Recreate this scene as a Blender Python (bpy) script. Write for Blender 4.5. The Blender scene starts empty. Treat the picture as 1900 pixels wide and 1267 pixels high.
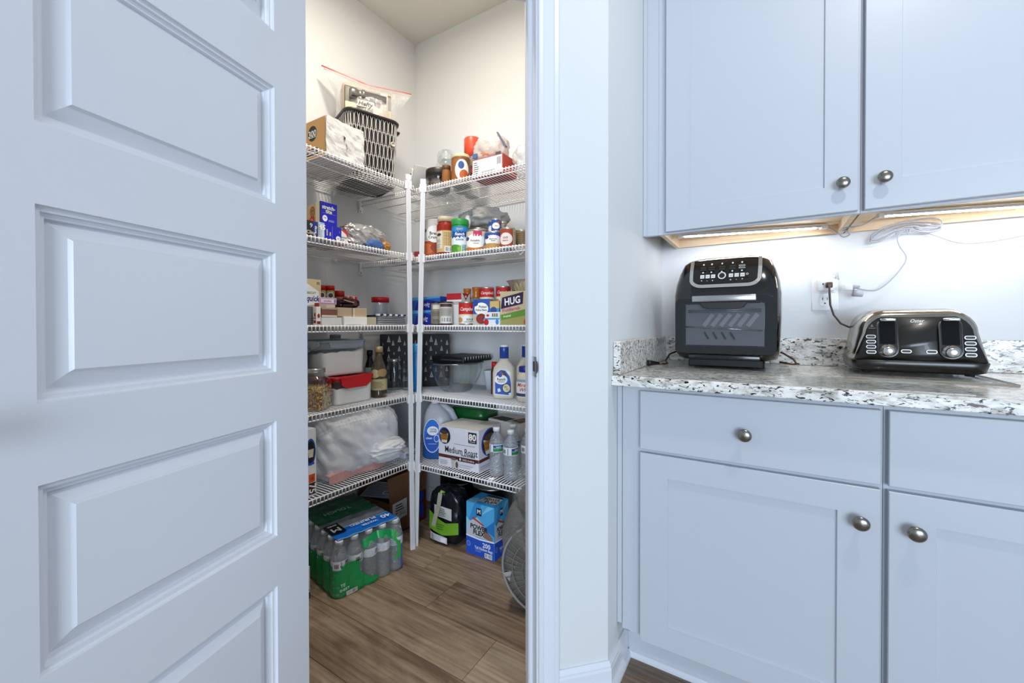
import bpy, bmesh, math, random
from math import sin, cos, pi, radians as RAD
from mathutils import Vector, Matrix, noise

S = bpy.context.scene
C = S.collection
rnd = random.Random(7)

# ------------------------------------------------------------------ camera
cam_d = bpy.data.cameras.new('camera')
cam = bpy.data.objects.new('camera', cam_d)
C.objects.link(cam)
cam_d.sensor_width = 36.0
cam_d.lens = 775.54 / 1900 * 36.0
cam_d.shift_y = -(633.5 - 610.55) / 1900
cam_d.clip_start = 0.02
_yaw, _pit, _rol = RAD(31.696), RAD(-0.5122), RAD(-0.0728)
_f = Vector((-sin(_yaw) * cos(_pit), cos(_yaw) * cos(_pit), sin(_pit)))
_r = Vector((cos(_yaw), sin(_yaw), 0))
_u = _r.cross(_f)
_r2 = _r * cos(_rol) + _u * sin(_rol)
_u2 = _u * cos(_rol) - _r * sin(_rol)
_m = Matrix((_r2, _u2, -_f)).transposed().to_4x4()
_m.translation = (0, 0, 1.06)
cam.matrix_world = _m
S.camera = cam

# ------------------------------------------------------------------ world, lights, exposure
S.view_settings.view_transform = 'Standard'
S.view_settings.look = 'None'
S.view_settings.gamma = 1.0
S.view_settings.use_curve_mapping = False
S.view_settings.exposure = 0.0
w = bpy.data.worlds.new('daylight')
S.world = w
w.use_nodes = True
w.node_tree.nodes['Background'].inputs[0].default_value = (0.66, 0.81, 1.0, 1)
w.node_tree.nodes['Background'].inputs[1].default_value = 0.60

def lamp(name, kind, loc, energy, color, size=0.1, rot=None, shape='DISK', sy=None, target=None, spread=None):
    d = bpy.data.lights.new(name, kind)
    d.energy = energy
    d.color = color
    if kind == 'AREA':
        d.shape = shape
        d.size = size
        if sy: d.size_y = sy
        if spread: d.spread = spread
    else:
        d.shadow_soft_size = size
    o = bpy.data.objects.new(name, d)
    C.objects.link(o)
    o.location = loc
    if target is not None:
        o.rotation_euler = (Vector(target) - Vector(loc)).to_track_quat('-Z', 'Y').to_euler()
    return o

# window daylight from the open kitchen behind and to the right of the camera
lamp('window_daylight', 'AREA', (3.3, -6.1, 1.35), 455, (0.71, 0.845, 1.0), 4.0, shape='RECTANGLE', sy=2.8, target=(-0.6, 1.2, 1.0))
# recessed kitchen downlight over the counter aisle
lamp('kitchen_downlight_lamp', 'AREA', (0.50, 0.72, 2.735), 12, (1.0, 0.97, 0.92), 0.10, target=(0.50, 0.72, 0))
# pantry ceiling fixture
lamp('pantry_lamp', 'AREA', (-1.08, 1.04, 2.735), 16, (1.0, 0.90, 0.77), 0.22, target=(-1.30, 1.26, 0.0), spread=RAD(168))

# ------------------------------------------------------------------ materials
def lin(h):
    h = h.lstrip('#')
    out = []
    for i in (0, 2, 4):
        c = int(h[i:i + 2], 16) / 255
        out.append(c / 12.92 if c <= 0.04045 else ((c + 0.055) / 1.055) ** 2.4)
    return (*out, 1)

_mc = {}
def M(hexc, rough=0.55, metal=0.0, spec=0.5, coat=0.0, emit=0.0):
    k = (hexc, rough, metal, spec, coat, emit)
    if k in _mc: return _mc[k]
    m = bpy.data.materials.new('paint_' + hexc.strip('#'))
    m.use_nodes = True
    b = m.node_tree.nodes['Principled BSDF']
    b.inputs['Base Color'].default_value = lin(hexc)
    b.inputs['Roughness'].default_value = rough
    b.inputs['Metallic'].default_value = metal
    b.inputs['Specular IOR Level'].default_value = spec
    b.inputs['Coat Weight'].default_value = coat
    if emit:
        b.inputs['Emission Color'].default_value = lin(hexc)
        b.inputs['Emission Strength'].default_value = emit
    _mc[k] = m
    return m

def nodes_mat(name):
    m = bpy.data.materials.new(name)
    m.use_nodes = True
    nt = m.node_tree
    return m, nt, nt.nodes['Principled BSDF'], nt.nodes, nt.links

def bumpy(name, hexc, rough, scale, strength, dist=0.002, var=0.04):
    m, nt, b, N, L = nodes_mat(name)
    tc = N.new('ShaderNodeTexCoord')
    nz = N.new('ShaderNodeTexNoise'); nz.inputs['Scale'].default_value = scale; nz.inputs['Detail'].default_value = 3
    L.new(tc.outputs['Object'], nz.inputs['Vector'])
    bp = N.new('ShaderNodeBump'); bp.inputs['Strength'].default_value = strength; bp.inputs['Distance'].default_value = dist
    L.new(nz.outputs['Fac'], bp.inputs['Height']); L.new(bp.outputs['Normal'], b.inputs['Normal'])
    r = N.new('ShaderNodeValToRGB')
    c = lin(hexc)
    r.color_ramp.elements[0].color = tuple(x * (1 - var) for x in c[:3]) + (1,)
    r.color_ramp.elements[1].color = tuple(min(1, x * (1 + var)) for x in c[:3]) + (1,)
    L.new(nz.outputs['Fac'], r.inputs['Fac']); L.new(r.outputs['Color'], b.inputs['Base Color'])
    b.inputs['Roughness'].default_value = rough
    return m

WALL = bumpy('wall_paint', '#d9dbdc', 0.75, 90, 0.05, 0.0015, 0.012)
CEIL = bumpy('ceiling_paint', '#d9d6cf', 0.9, 120, 0.15, 0.002, 0.015)
TRIM = bumpy('trim_paint', '#dcdfe6', 0.32, 25, 0.02, 0.001, 0.006)
CAB = bumpy('cabinet_paint', '#bfc3cb', 0.36, 30, 0.02, 0.001, 0.008)
WIRE = M('#eeeef0', 0.35)
NICKEL = M('#8f8a82', 0.26, 1.0)
CHROME = M('#c9c9c9', 0.12, 1.0)
STEEL = M('#b4b2ae', 0.28, 1.0)
BLACK = M('#0c0c0d', 0.35)
GLOSSBLK = M('#0b0b0c', 0.12, 0, 0.6, 0.3)

def wood_mat(name, c0, c1, c2, sx, sy, rough=0.5, rand=True, scale=1.0):
    m, nt, b, N, L = nodes_mat(name)
    tc = N.new('ShaderNodeTexCoord'); mp = N.new('ShaderNodeMapping')
    mp.inputs['Scale'].default_value = (sx, sy, sy)
    src = tc.outputs['Object']
    oi = N.new('ShaderNodeObjectInfo')
    if rand:
        mul = N.new('ShaderNodeVectorMath'); mul.operation = 'ADD'
        sc = N.new('ShaderNodeVectorMath'); sc.operation = 'SCALE'; sc.inputs['Scale'].default_value = 37.0
        cmb = N.new('ShaderNodeCombineXYZ')
        for i in range(3): L.new(oi.outputs['Random'], cmb.inputs[i])
        L.new(cmb.outputs[0], sc.inputs[0]); L.new(src, mul.inputs[0]); L.new(sc.outputs[0], mul.inputs[1])
        src = mul.outputs[0]
    L.new(src, mp.inputs['Vector'])
    nz = N.new('ShaderNodeTexNoise'); nz.inputs['Scale'].default_value = 1.6 * scale; nz.inputs['Detail'].default_value = 7
    nz.inputs['Roughness'].default_value = 0.62; nz.inputs['Distortion'].default_value = 0.9
    L.new(mp.outputs[0], nz.inputs['Vector'])
    mp2 = N.new('ShaderNodeMapping'); mp2.inputs['Scale'].default_value = (sx * 0.55, sy * 4.5, sy * 4.5)
    L.new(src, mp2.inputs['Vector'])
    n2 = N.new('ShaderNodeTexNoise'); n2.inputs['Scale'].default_value = 2.4 * scale; n2.inputs['Detail'].default_value = 4
    L.new(mp2.outputs[0], n2.inputs['Vector'])
    mx = N.new('ShaderNodeMath'); mx.operation = 'MULTIPLY_ADD'; mx.inputs[1].default_value = 0.5; 
    L.new(n2.outputs['Fac'], mx.inputs[0]); 
    hm = N.new('ShaderNodeMath'); hm.operation = 'MULTIPLY'; hm.inputs[1].default_value = 0.55
    L.new(nz.outputs['Fac'], hm.inputs[0]); L.new(hm.outputs[0], mx.inputs[2])
    if rand:
        rr = N.new('ShaderNodeMath'); rr.operation = 'MULTIPLY_ADD'; rr.inputs[1].default_value = 0.16; 
        L.new(oi.outputs['Random'], rr.inputs[0]); L.new(mx.outputs[0], rr.inputs[2])
        ss = N.new('ShaderNodeMath'); ss.operation = 'SUBTRACT'; ss.inputs[1].default_value = 0.08
        L.new(rr.outputs[0], ss.inputs[0]); fac = ss.outputs[0]
    else:
        fac = mx.outputs[0]
    r = N.new('ShaderNodeValToRGB')
    e = r.color_ramp.elements
    e[0].position = 0.36; e[0].color = lin(c0); e[1].position = 0.70; e[1].color = lin(c2)
    x = e.new(0.53); x.color = lin(c1)
    L.new(fac, r.inputs['Fac']); L.new(r.outputs['Color'], b.inputs['Base Color'])
    bp = N.new('ShaderNodeBump'); bp.inputs['Strength'].default_value = 0.25; bp.inputs['Distance'].default_value = 0.001
    L.new(n2.outputs['Fac'], bp.inputs['Height']); L.new(bp.outputs['Normal'], b.inputs['Normal'])
    b.inputs['Roughness'].default_value = rough
    return m
PLANK = wood_mat('oak_plank', '#66523f', '#8f7b66', '#ad9a84', 2.2, 7.0, 0.5)
MAPLE = wood_mat('maple_ply', '#d9b78f', '#e6cba6', '#f0dcbf', 2.0, 16.0, 0.55, False)
CARD = bumpy('corrugated_card', '#7a5636', 0.8, 60, 0.06, 0.001, 0.08)

def granite_mat():
    m, nt, b, N, L = nodes_mat('granite')
    tc = N.new('ShaderNodeTexCoord')
    mp = N.new('ShaderNodeMapping'); mp.inputs['Scale'].default_value = (0.42, 1.0, 1.0); mp.inputs['Rotation'].default_value = (0.2, 0.5, 0.25)
    L.new(tc.outputs['Object'], mp.inputs['Vector'])
    def noise_(scale, detail, rough=0.6, dist=0.0):
        n = N.new('ShaderNodeTexNoise'); n.inputs['Scale'].default_value = scale; n.inputs['Detail'].default_value = detail
        n.inputs['Roughness'].default_value = rough; n.inputs['Distortion'].default_value = dist
        L.new(mp.outputs[0], n.inputs['Vector']); return n.outputs['Fac']
    def ramp(src, stops):
        r = N.new('ShaderNodeValToRGB'); e = r.color_ramp.elements
        e[0].position, e[0].color = stops[0][0], lin(stops[0][1])
        e[1].position, e[1].color = stops[-1][0], lin(stops[-1][1])
        for p, c in stops[1:-1]:
            x = e.new(p); x.color = lin(c)
        L.new(src, r.inputs['Fac']); return r.outputs['Color']
    base = ramp(noise_(60, 5, 0.65, 0.5), [(0.33, '#9a958d'), (0.46, '#d5d1c9'), (0.58, '#f1eee8')])
    dk = ramp(noise_(150, 3, 0.55, 1.0), [(0.385, '#1b1b1c'), (0.435, '#ffffff')])
    red = ramp(noise_(40, 2, 0.5, 0.2), [(0.22, '#5b2a1a'), (0.25, '#ffffff')])
    def mul(a, c):
        x = N.new('ShaderNodeMix'); x.data_type = 'RGBA'; x.blend_type = 'MULTIPLY'; x.inputs[0].default_value = 1
        L.new(a, x.inputs[6]); L.new(c, x.inputs[7]); return x.outputs[2]
    L.new(mul(mul(base, dk), red), b.inputs['Base Color'])
    b.inputs['Roughness'].default_value = 0.18
    return m
GRANITE = granite_mat()

def film(name, tint='#ffffff', gloss=0.10, edge=0.45, rough=0.08, milky=0.0, milk='#ffffff', wrinkle=0.0):
    """thin clear plastic / thin glass: transparent, glossy towards grazing, optionally milky"""
    m = bpy.data.materials.new(name); m.use_nodes = True
    nt = m.node_tree; N = nt.nodes; L = nt.links
    N.remove(N['Principled BSDF']); out = N['Material Output']
    tr = N.new('ShaderNodeBsdfTransparent'); tr.inputs[0].default_value = lin(tint)
    gl = N.new('ShaderNodeBsdfGlossy'); gl.inputs['Roughness'].default_value = rough; gl.inputs[0].default_value = (0.95, 0.97, 1, 1)
    lw = N.new('ShaderNodeLayerWeight'); lw.inputs['Blend'].default_value = 0.35
    ma = N.new('ShaderNodeMath'); ma.operation = 'MULTIPLY_ADD'; ma.inputs[1].default_value = edge; ma.inputs[2].default_value = gloss
    L.new(lw.outputs['Facing'], ma.inputs[0])
    mix = N.new('ShaderNodeMixShader'); L.new(ma.outputs[0], mix.inputs[0]); L.new(tr.outputs[0], mix.inputs[1]); L.new(gl.outputs[0], mix.inputs[2])
    last = mix.outputs[0]
    if milky:
        df = N.new('ShaderNodeBsdfDiffuse'); df.inputs[0].default_value = lin(milk)
        m2 = N.new('ShaderNodeMixShader'); m2.inputs[0].default_value = milky
        L.new(last, m2.inputs[1]); L.new(df.outputs[0], m2.inputs[2]); last = m2.outputs[0]
    if wrinkle:
        tc = N.new('ShaderNodeTexCoord'); nz = N.new('ShaderNodeTexNoise'); nz.inputs['Scale'].default_value = 45; nz.inputs['Detail'].default_value = 3; nz.inputs['Distortion'].default_value = 1.5
        L.new(tc.outputs['Object'], nz.inputs['Vector'])
        bp = N.new('ShaderNodeBump'); bp.inputs['Strength'].default_value = wrinkle; bp.inputs['Distance'].default_value = 0.01
        L.new(nz.outputs['Fac'], bp.inputs['Height']); L.new(bp.outputs[0], gl.inputs['Normal']); L.new(bp.outputs[0], lw.inputs['Normal'])
    L.new(last, out.inputs['Surface'])
    return m
GLASS = film('clear_glass', '#f8faf9', 0.05, 0.45, 0.03)
PET = film('clear_bottle_plastic', '#f2f5f8', 0.10, 0.55, 0.06, 0.06, '#e8eef2', 0.5)
WATER = film('water', '#f5f8fa', 0.09, 0.55, 0.06, 0.14, '#dfe4ea', 0.9)
WRAP = film('shrink_wrap', '#f8fafa', 0.05, 0.35, 0.12, 0.05, '#ffffff', 0.9)
BAGCLEAR = film('clear_bag_plastic', '#fbfbfb', 0.10, 0.5, 0.12, 0.20, '#f2f2f0', 0.9)
BAGGREY = film('grey_bag_plastic', '#cfcdc9', 0.06, 0.35, 0.25, 0.62, '#b9b6b1', 0.8)
BAGFAN = film('smoky_bag_plastic', '#dcdad6', 0.06, 0.35, 0.2, 0.38, '#8f8d88', 0.9)
TUB = film('clear_tub_plastic', '#fbfcfc', 0.03, 0.18, 0.06, 0.04, '#f0f2f4')
SMOKE = film('smoked_oven_glass', '#e4e4e5', 0.045, 0.2, 0.04)
BOARDGLASS = film('cutting_board_glass', '#f7f8f7', 0.04, 0.15, 0.05, 0.03, '#c9c4bb')

# ------------------------------------------------------------------ mesh builder
class MB:
    def __init__(s):
        s.v = []; s.f = []; s.mi = []; s.sm = []; s.mats = []; s.T = None
    def _m(s, m):
        if m not in s.mats: s.mats.append(m)
        return s.mats.index(m)
    def add(s, vs, fs, m, smooth=False):
        n = len(s.v); k = s._m(m)
        if s.T is not None: vs = [s.T @ Vector(p) for p in vs]
        s.v += [tuple(p) for p in vs]
        for f in fs:
            s.f.append([n + i for i in f]); s.mi.append(k); s.sm.append(smooth)
        return s
    def box(s, x0, x1, y0, y1, z0, z1, m, r=0.0, seg=1):
        if r <= 0:
            vs = [(x, y, z) for z in (z0, z1) for y in (y0, y1) for x in (x0, x1)]
            return s.add(vs, [(0, 2, 3, 1), (4, 5, 7, 6), (0, 1, 5, 4), (2, 6, 7, 3), (0, 4, 6, 2), (1, 3, 7, 5)], m)
        b = bmesh.new(); bmesh.ops.create_cube(b, size=1)
        for v in b.verts:
            v.co = ((x0 + x1) / 2 + v.co.x * (x1 - x0), (y0 + y1) / 2 + v.co.y * (y1 - y0), (z0 + z1) / 2 + v.co.z * (z1 - z0))
        bmesh.ops.bevel(b, geom=list(b.edges), offset=r, segments=seg, affect='EDGES', profile=0.5)
        return s.bm(b, m, seg > 1)
    def bm(s, b, m, smooth=False):
        b.verts.index_update()
        s.add([v.co.copy() for v in b.verts], [[v.index for v in f.verts] for f in b.faces], m, smooth)
        b.free(); return s
    def lathe(s, prof, m, seg=24, c=(0, 0), smooth=True, sx=1.0, sy=1.0, a0=0.0):
        """prof = [(r,z)...] from bottom to top"""
        vs = []; fs = []
        for r, z in prof:
            for i in range(seg):
                a = a0 + 2 * pi * i / seg
                vs.append((c[0] + r * sx * cos(a), c[1] + r * sy * sin(a), z))
        for j in range(len(prof) - 1):
            for i in range(seg):
                k = (i + 1) % seg
                fs.append((j * seg + i, j * seg + k, (j + 1) * seg + k, (j + 1) * seg + i))
        if prof[0][0] > 1e-6: fs.append(tuple(range(seg - 1, -1, -1)))
        if prof[-1][0] > 1e-6:
            b = (len(prof) - 1) * seg; fs.append(tuple(b + i for i in range(seg)))
        return s.add(vs, fs, m, smooth)
    def prism(s, poly, z0, z1, m, smooth=False):
        n = len(poly)
        vs = [(x, y, z0) for x, y in poly] + [(x, y, z1) for x, y in poly]
        fs = [tuple(range(n - 1, -1, -1)), tuple(range(n, 2 * n))] + [(i, (i + 1) % n, n + (i + 1) % n, n + i) for i in range(n)]
        return s.add(vs, fs, m, smooth)
    def tube(s, pts, r, m, seg=6, smooth=True, caps=True, sx=1.0):
        pts = [Vector(p) for p in pts]
        vs = []; fs = []; n = len(pts)
        up = None
        for i, p in enumerate(pts):
            t = (pts[min(i + 1, n - 1)] - pts[max(i - 1, 0)])
            if t.length < 1e-9: t = Vector((0, 0, 1))
            t.normalize()
            if up is None:
                up = Vector((0, 0, 1)) if abs(t.z) < 0.9 else Vector((0, 1, 0))
            u = (up - t * up.dot(t))
            if u.length < 1e-6: u = t.orthogonal()
            u.normalize(); up = u
            wv = t.cross(u)
            rr = r[i] if isinstance(r, (list, tuple)) else r
            for k in range(seg):
                a = 2 * pi * (k + 0.5) / seg
                vs.append(p + u * (rr * cos(a)) + wv * (rr * sx * sin(a)))
        for j in range(n - 1):
            for k in range(seg):
                q = (k + 1) % seg
                fs.append((j * seg + k, j * seg + q, (j + 1) * seg + q, (j + 1) * seg + k))
        if caps:
            fs.append(tuple(range(seg - 1, -1, -1))); fs.append(tuple((n - 1) * seg + k for k in range(seg)))
        return s.add(vs, fs, m, smooth)
    def bar(s, a, b, wd, dp, m, side=(1, 0, 0)):
        a, b = Vector(a), Vector(b); t = (b - a).normalized(); x = Vector(side); x = (x - t * x.dot(t)).normalized(); y = t.cross(x)
        vs = [p + x * (i * wd / 2) + y * (j * dp / 2) for p in (a, b) for i, j in ((-1, -1), (1, -1), (1, 1), (-1, 1))]
        return s.add(vs, [(3, 2, 1, 0), (4, 5, 6, 7), (0, 1, 5, 4), (1, 2, 6, 5), (2, 3, 7, 6), (3, 0, 4, 7)], m)
    def loops(s, rings, m, close=True, cap0=False, cap1=False, smooth=False):
        n = len(rings[0]); vs = [p for r in rings for p in r]; fs = []
        for j in range(len(rings) - 1):
            for i in range(n if close else n - 1):
                k = (i + 1) % n
                fs.append((j * n + i, j * n + k, (j + 1) * n + k, (j + 1) * n + i))
        if cap0: fs.append(tuple(range(n - 1, -1, -1)))
        if cap1: fs.append(tuple((len(rings) - 1) * n + i for i in range(n)))
        return s.add(vs, fs, m, smooth)
    def mesh(s, name):
        me = bpy.data.meshes.new(name)
        me.from_pydata(s.v, [], s.f)
        for m in s.mats: me.materials.append(m)
        me.polygons.foreach_set('material_index', s.mi)
        me.polygons.foreach_set('use_smooth', s.sm)
        me.update()
        return me
    def obj(s, name, parent=None, loc=None, rz=0.0, **kw):
        o = bpy.data.objects.new(name, s.mesh(name)); C.objects.link(o)
        if parent is not None: o.parent = parent
        if loc is not None: o.location = loc
        if rz: o.rotation_euler[2] = rz
        for k, v in kw.items(): o[k] = v
        return o

def thing(name, label, cat, loc=(0, 0, 0), rz=0.0, group=None):
    o = bpy.data.objects.new(name, None); C.objects.link(o)
    o.empty_display_size = 0.05
    o.location = loc; o.rotation_euler = (0, 0, rz)
    o['label'] = label; o['category'] = cat
    if group: o['group'] = group
    return o
def tag(o, label, cat, group=None):
    o['label'] = label; o['category'] = cat
    if group: o['group'] = group
    return o
def struct(o):
    o['kind'] = 'structure'; return o
def dup(root, loc, rz=None, label=None):
    r = root.copy(); C.objects.link(r); r.location = loc
    if rz is not None: r.rotation_euler[2] = rz
    if label: r['label'] = label
    for ch in list(root.children):
        c = ch.copy(); C.objects.link(c); c.parent = r
        for g in ch.children:
            d = g.copy(); C.objects.link(d); d.parent = c
    return r

# ------------------------------------------------------------------ flat print on faces
_tc = {}
def text_geo(s, shear=0.0, bold=0.0):
    k = (s, shear, bold)
    if k in _tc: return _tc[k]
    cu = bpy.data.curves.new('t', 'FONT'); cu.body = s; cu.size = 1.0; cu.shear = shear; cu.offset = bold
    cu.resolution_u = 2; cu.align_x = 'CENTER'; cu.fill_mode = 'FRONT'
    o = bpy.data.objects.new('t', cu)
    me = bpy.data.meshes.new_from_object(o)
    vs = [(v.co.x, v.co.y) for v in me.vertices]; fs = [tuple(p.vertices) for p in me.polygons]
    bpy.data.objects.remove(o); bpy.data.curves.remove(cu); bpy.data.meshes.remove(me)
    if vs:
        x0 = min(p[0] for p in vs); x1 = max(p[0] for p in vs); y0 = 0.0; y1 = 0.69
        vs = [((x - (x0 + x1) / 2) / 0.69, (y - 0.345) / 0.69) for x, y in vs]; wd = (x1 - x0) / 0.69
    else: wd = 1
    _tc[k] = (vs, fs, wd); return _tc[k]

class Print:
    """coloured shapes laid on a surface; mapping takes (u,v) in 0..1 and a lift"""
    def __init__(s, mb, mp, aspect):
        s.mb = mb; s.mp = mp; s.asp = aspect; s.k = 0; s.fine = 1
    def _lift(s):
        s.k += 1; return 0.0003 + 0.00022 * s.k
    def grid(s, u0, v0, u1, v1, m):
        l = s._lift(); n = max(1, int(abs(u1 - u0) * s.fine)); vs = []; fs = []
        for i in range(n + 1):
            u = u0 + (u1 - u0) * i / n
            vs += [s.mp(u, v0, l), s.mp(u, v1, l)]
        for i in range(n): fs.append((2 * i, 2 * i + 2, 2 * i + 3, 2 * i + 1))
        s.mb.add(vs, fs, m); return s
    def rect(s, u0, v0, u1, v1, c, r=0.6): return s.grid(u0, v0, u1, v1, M(c, r))
    def ell(s, uc, vc, ru, rv, c, seg=24, r=0.6):
        return s._fan(uc, vc, [(uc + ru * cos(2 * pi * i / seg), vc + rv * sin(2 * pi * i / seg)) for i in range(seg)], M(c, r))
    def _fan(s, uc, vc, pts, m):
        l = s._lift(); n = len(pts); nr = 1 if s.fine == 1 else 5; vs = [s.mp(uc, vc, l)]; fs = [(0, 1 + i, 1 + (i + 1) % n) for i in range(n)]
        for k in range(1, nr + 1):
            vs += [s.mp(uc + (u - uc) * k / nr, vc + (v - vc) * k / nr, l) for u, v in pts]
            if k > 1:
                a = 1 + (k - 2) * n; b = a + n
                fs += [(a + i, b + i, b + (i + 1) % n, a + (i + 1) % n) for i in range(n)]
        s.mb.add(vs, fs, m); return s
    def poly(s, pts, c, r=0.6):
        if s.fine > 1:
            q = []
            for (a, b), (c_, d) in zip(pts, pts[1:] + pts[:1]): q += [(a + (c_ - a) * k / 4, b + (d - b) * k / 4) for k in range(4)]
            return s._fan(sum(u for u, v in pts) / len(pts), sum(v for u, v in pts) / len(pts), q, M(c, r))
        l = s._lift(); s.mb.add([s.mp(u, v, l) for u, v in pts], [tuple(range(len(pts)))], M(c, r)); return s
    def txt(s, t, uc, vc, h, c, rot=0.0, shear=0.0, bold=0.02, w=None, r=0.6):
        """h = cap height as a share of the face height, w = max width as a share of the face width"""
        l = s._lift(); vs, fs, wd = text_geo(t, shear, bold)
        kx = h
        if w:
            lim = w / (s.asp if abs(rot) < 0.8 else 1) if False else w
            full = wd * h / s.asp if abs(rot) < 0.8 else wd * h
            if full > lim: kx = h * lim / full
        ca, sa = cos(rot), sin(rot)
        P = []
        for x, y in vs:
            a, b = x * kx, y * h
            a, b = a * ca - b * sa, a * sa + b * ca
            P.append(s.mp(uc + a / s.asp, vc + b, l))
        s.mb.add(P, fs, M(c, r)); return s
    def lines(s, u0, v0, u1, v1, n, c, seed=1):
        q = random.Random(seed); st = (v1 - v0) / n
        for i in range(n):
            s.rect(u0, v0 + i * st, u0 + (u1 - u0) * q.uniform(0.6, 1), v0 + i * st + st * 0.4, c); s.k -= 1
        s.k += 1; return s
    def barcode(s, u0, v0, u1, v1, seed=2):
        s.rect(u0, v0, u1, v1, '#f2f2f2'); q = random.Random(seed); n = 12; st = (u1 - u0) / n
        for i in range(1, n):
            s.rect(u0 + st * i, v0 + (v1 - v0) * 0.15, u0 + st * (i + q.uniform(0.25, 0.7)), v1 - (v1 - v0) * 0.1, '#111111'); s.k -= 1
        s.k += 1; return s

def face_map(w_, d, h, face):
    """box centred on x,y with its base at z=0"""
    if face == 'f': return (lambda u, v, l: (-w_ / 2 + u * w_, -d / 2 - l, v * h)), w_ / h
    if face == 'r': return (lambda u, v, l: (w_ / 2 + l, -d / 2 + u * d, v * h)), d / h
    if face == 'l': return (lambda u, v, l: (-w_ / 2 - l, d / 2 - u * d, v * h)), d / h
    if face == 't': return (lambda u, v, l: (-w_ / 2 + u * w_, -d / 2 + v * d, h + l)), w_ / d
def cyl_map(R, z0, z1, sweep=pi):
    h = z1 - z0
    def mp(u, v, l):
        a = (u - 0.5) * sweep
        return ((R + l) * sin(a), -(R + l) * cos(a), z0 + v * h)
    return mp, R * sweep / h
def print_box(parent, w_, d, h, faces, name='printing'):
    mb = MB()
    for f, fn in faces.items():
        mp, asp = face_map(w_, d, h, f); fn(Print(mb, mp, asp))
    if mb.f: return mb.obj(name, parent)
def print_cyl(parent, R, z0, z1, fn, sweep=pi, name='label'):
    mb = MB(); mp, asp = cyl_map(R, z0, z1, sweep)
    p = Print(mb, mp, asp); p.fine = 14; fn(p)
    return mb.obj(name, parent)

def blob(mb, dims, m, seed=0, sub=4, amp=0.12, freq=3.0, power=3.0, ridge=True, smooth=False, flat=True, c=(0, 0, 0), fold=(1, 1, 1), fine=0.35):
    """crumpled bag: a rounded box with sharp random folds, sitting on z=0"""
    b = bmesh.new(); bmesh.ops.create_icosphere(b, subdivisions=sub, radius=1)
    off = Vector((seed * 13.7, seed * 5.1, seed * 9.3))
    for v in b.verts:
        p = v.co.normalized()
        k = (abs(p.x) ** power + abs(p.y) ** power + abs(p.z) ** power) ** (-1 / power)
        pf = Vector((p.x * fold[0] + 0.5 * p.z * fold[0], p.y * fold[1], p.z * fold[2])); n1 = noise.noise(pf * freq + off); n2 = noise.noise(pf * freq * 2.3 + off * 2)
        dsp = (1 - 2 * abs(n1)) * (1 - fine) + (1 - 2 * abs(n2)) * fine if ridge else n1
        k *= 1 + amp * (dsp - 0.4)
        q = p * k
        z = dims[2] * (0.5 + 0.5 * q.z)
        if flat: z = max(0.0, z)
        v.co = (c[0] + q.x * dims[0] / 2, c[1] + q.y * dims[1] / 2, c[2] + z)
    return mb.bm(b, m, smooth)
# ================================================================== ROOM
HC = 2.785          # ceiling
XW, YB = -1.87, 1.891
XS = -0.40          # kitchen face of the wall between pantry and counter
q2 = 1 / math.sqrt(2)
DU = Vector((q2, q2, 0)); DN = Vector((q2, -q2, 0))       # along the angled wall, and out into the kitchen
OPR = Vector((-0.554, 1.025, 0)); OPL = Vector((-0.990, 0.589, 0))   # jamb faces, kitchen edge

# floor: sub floor and single planks
fl = struct(MB().box(-2.1, 1.4, -2.2, 2.0, -0.06, -0.006, M('#2c241d', 0.9)).obj('floor'))
PW, PL = 0.185, 1.22
def plank_mesh(L):
    g = 0.0006
    return MB().box(g, L - g, g, PW - g, -0.006, 0.0, PLANK, 0.0012).mesh('plank')
_pm = {}
rows = {0: -1.10, 1: -1.285, 2: -0.62, -1: -2.0, -2: -1.62, -3: -0.9}
for k in range(-17, 4):
    y0 = 1.16 + k * PW
    if y0 > YB: continue
    x = rows.get(k, -1.87 + rnd.uniform(-1.1, 0))
    while x > XW: x -= PL
    while x < 1.35:
        a, b_ = max(x, XW), min(x + PL, 1.35)
        if b_ - a > 0.02:
            key = round(b_ - a, 3)
            if key not in _pm: _pm[key] = plank_mesh(b_ - a)
            o = bpy.data.objects.new('plank', _pm[key]); C.objects.link(o); o.parent = fl; o.location = (a, y0, 0)
        x += PL

ce = struct(MB().box(-2.1, 1.4, -2.2, 2.0, HC, HC + 0.05, CEIL).obj('ceiling'))
struct(MB().box(-2.0, XW, -2.2, 2.0, 0, HC, WALL).obj('wall_left'))
struct(MB().box(-2.0, 1.4, YB, 2.0, 0, HC, WALL).obj('wall_back'))
struct(MB().prism([(-0.541, 1.038), (XS, 1.179), (XS, YB), (-0.515, YB), (-0.515, 1.227), (-0.624, 1.1195)], 0, HC, WALL).obj('wall_right'))
struct(MB().prism([(XW, 0.379), (-1.2, 0.379), (-1.003, 0.576), (-1.0845, 0.6575), (-1.248, 0.494), (XW, 0.494)], 0, HC, WALL).obj('wall_front'))
# wall over the door
def dpt(base, u, n): 
    p = base + DU * u + DN * n
    return (p.x, p.y)
struct(MB().prism([dpt(OPL, -0.018, 0), dpt(OPR, 0.018, 0), dpt(OPR, 0.018, -0.115), dpt(OPL, -0.018, -0.115)], 2.058, HC, WALL).obj('wall_header'))

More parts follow.
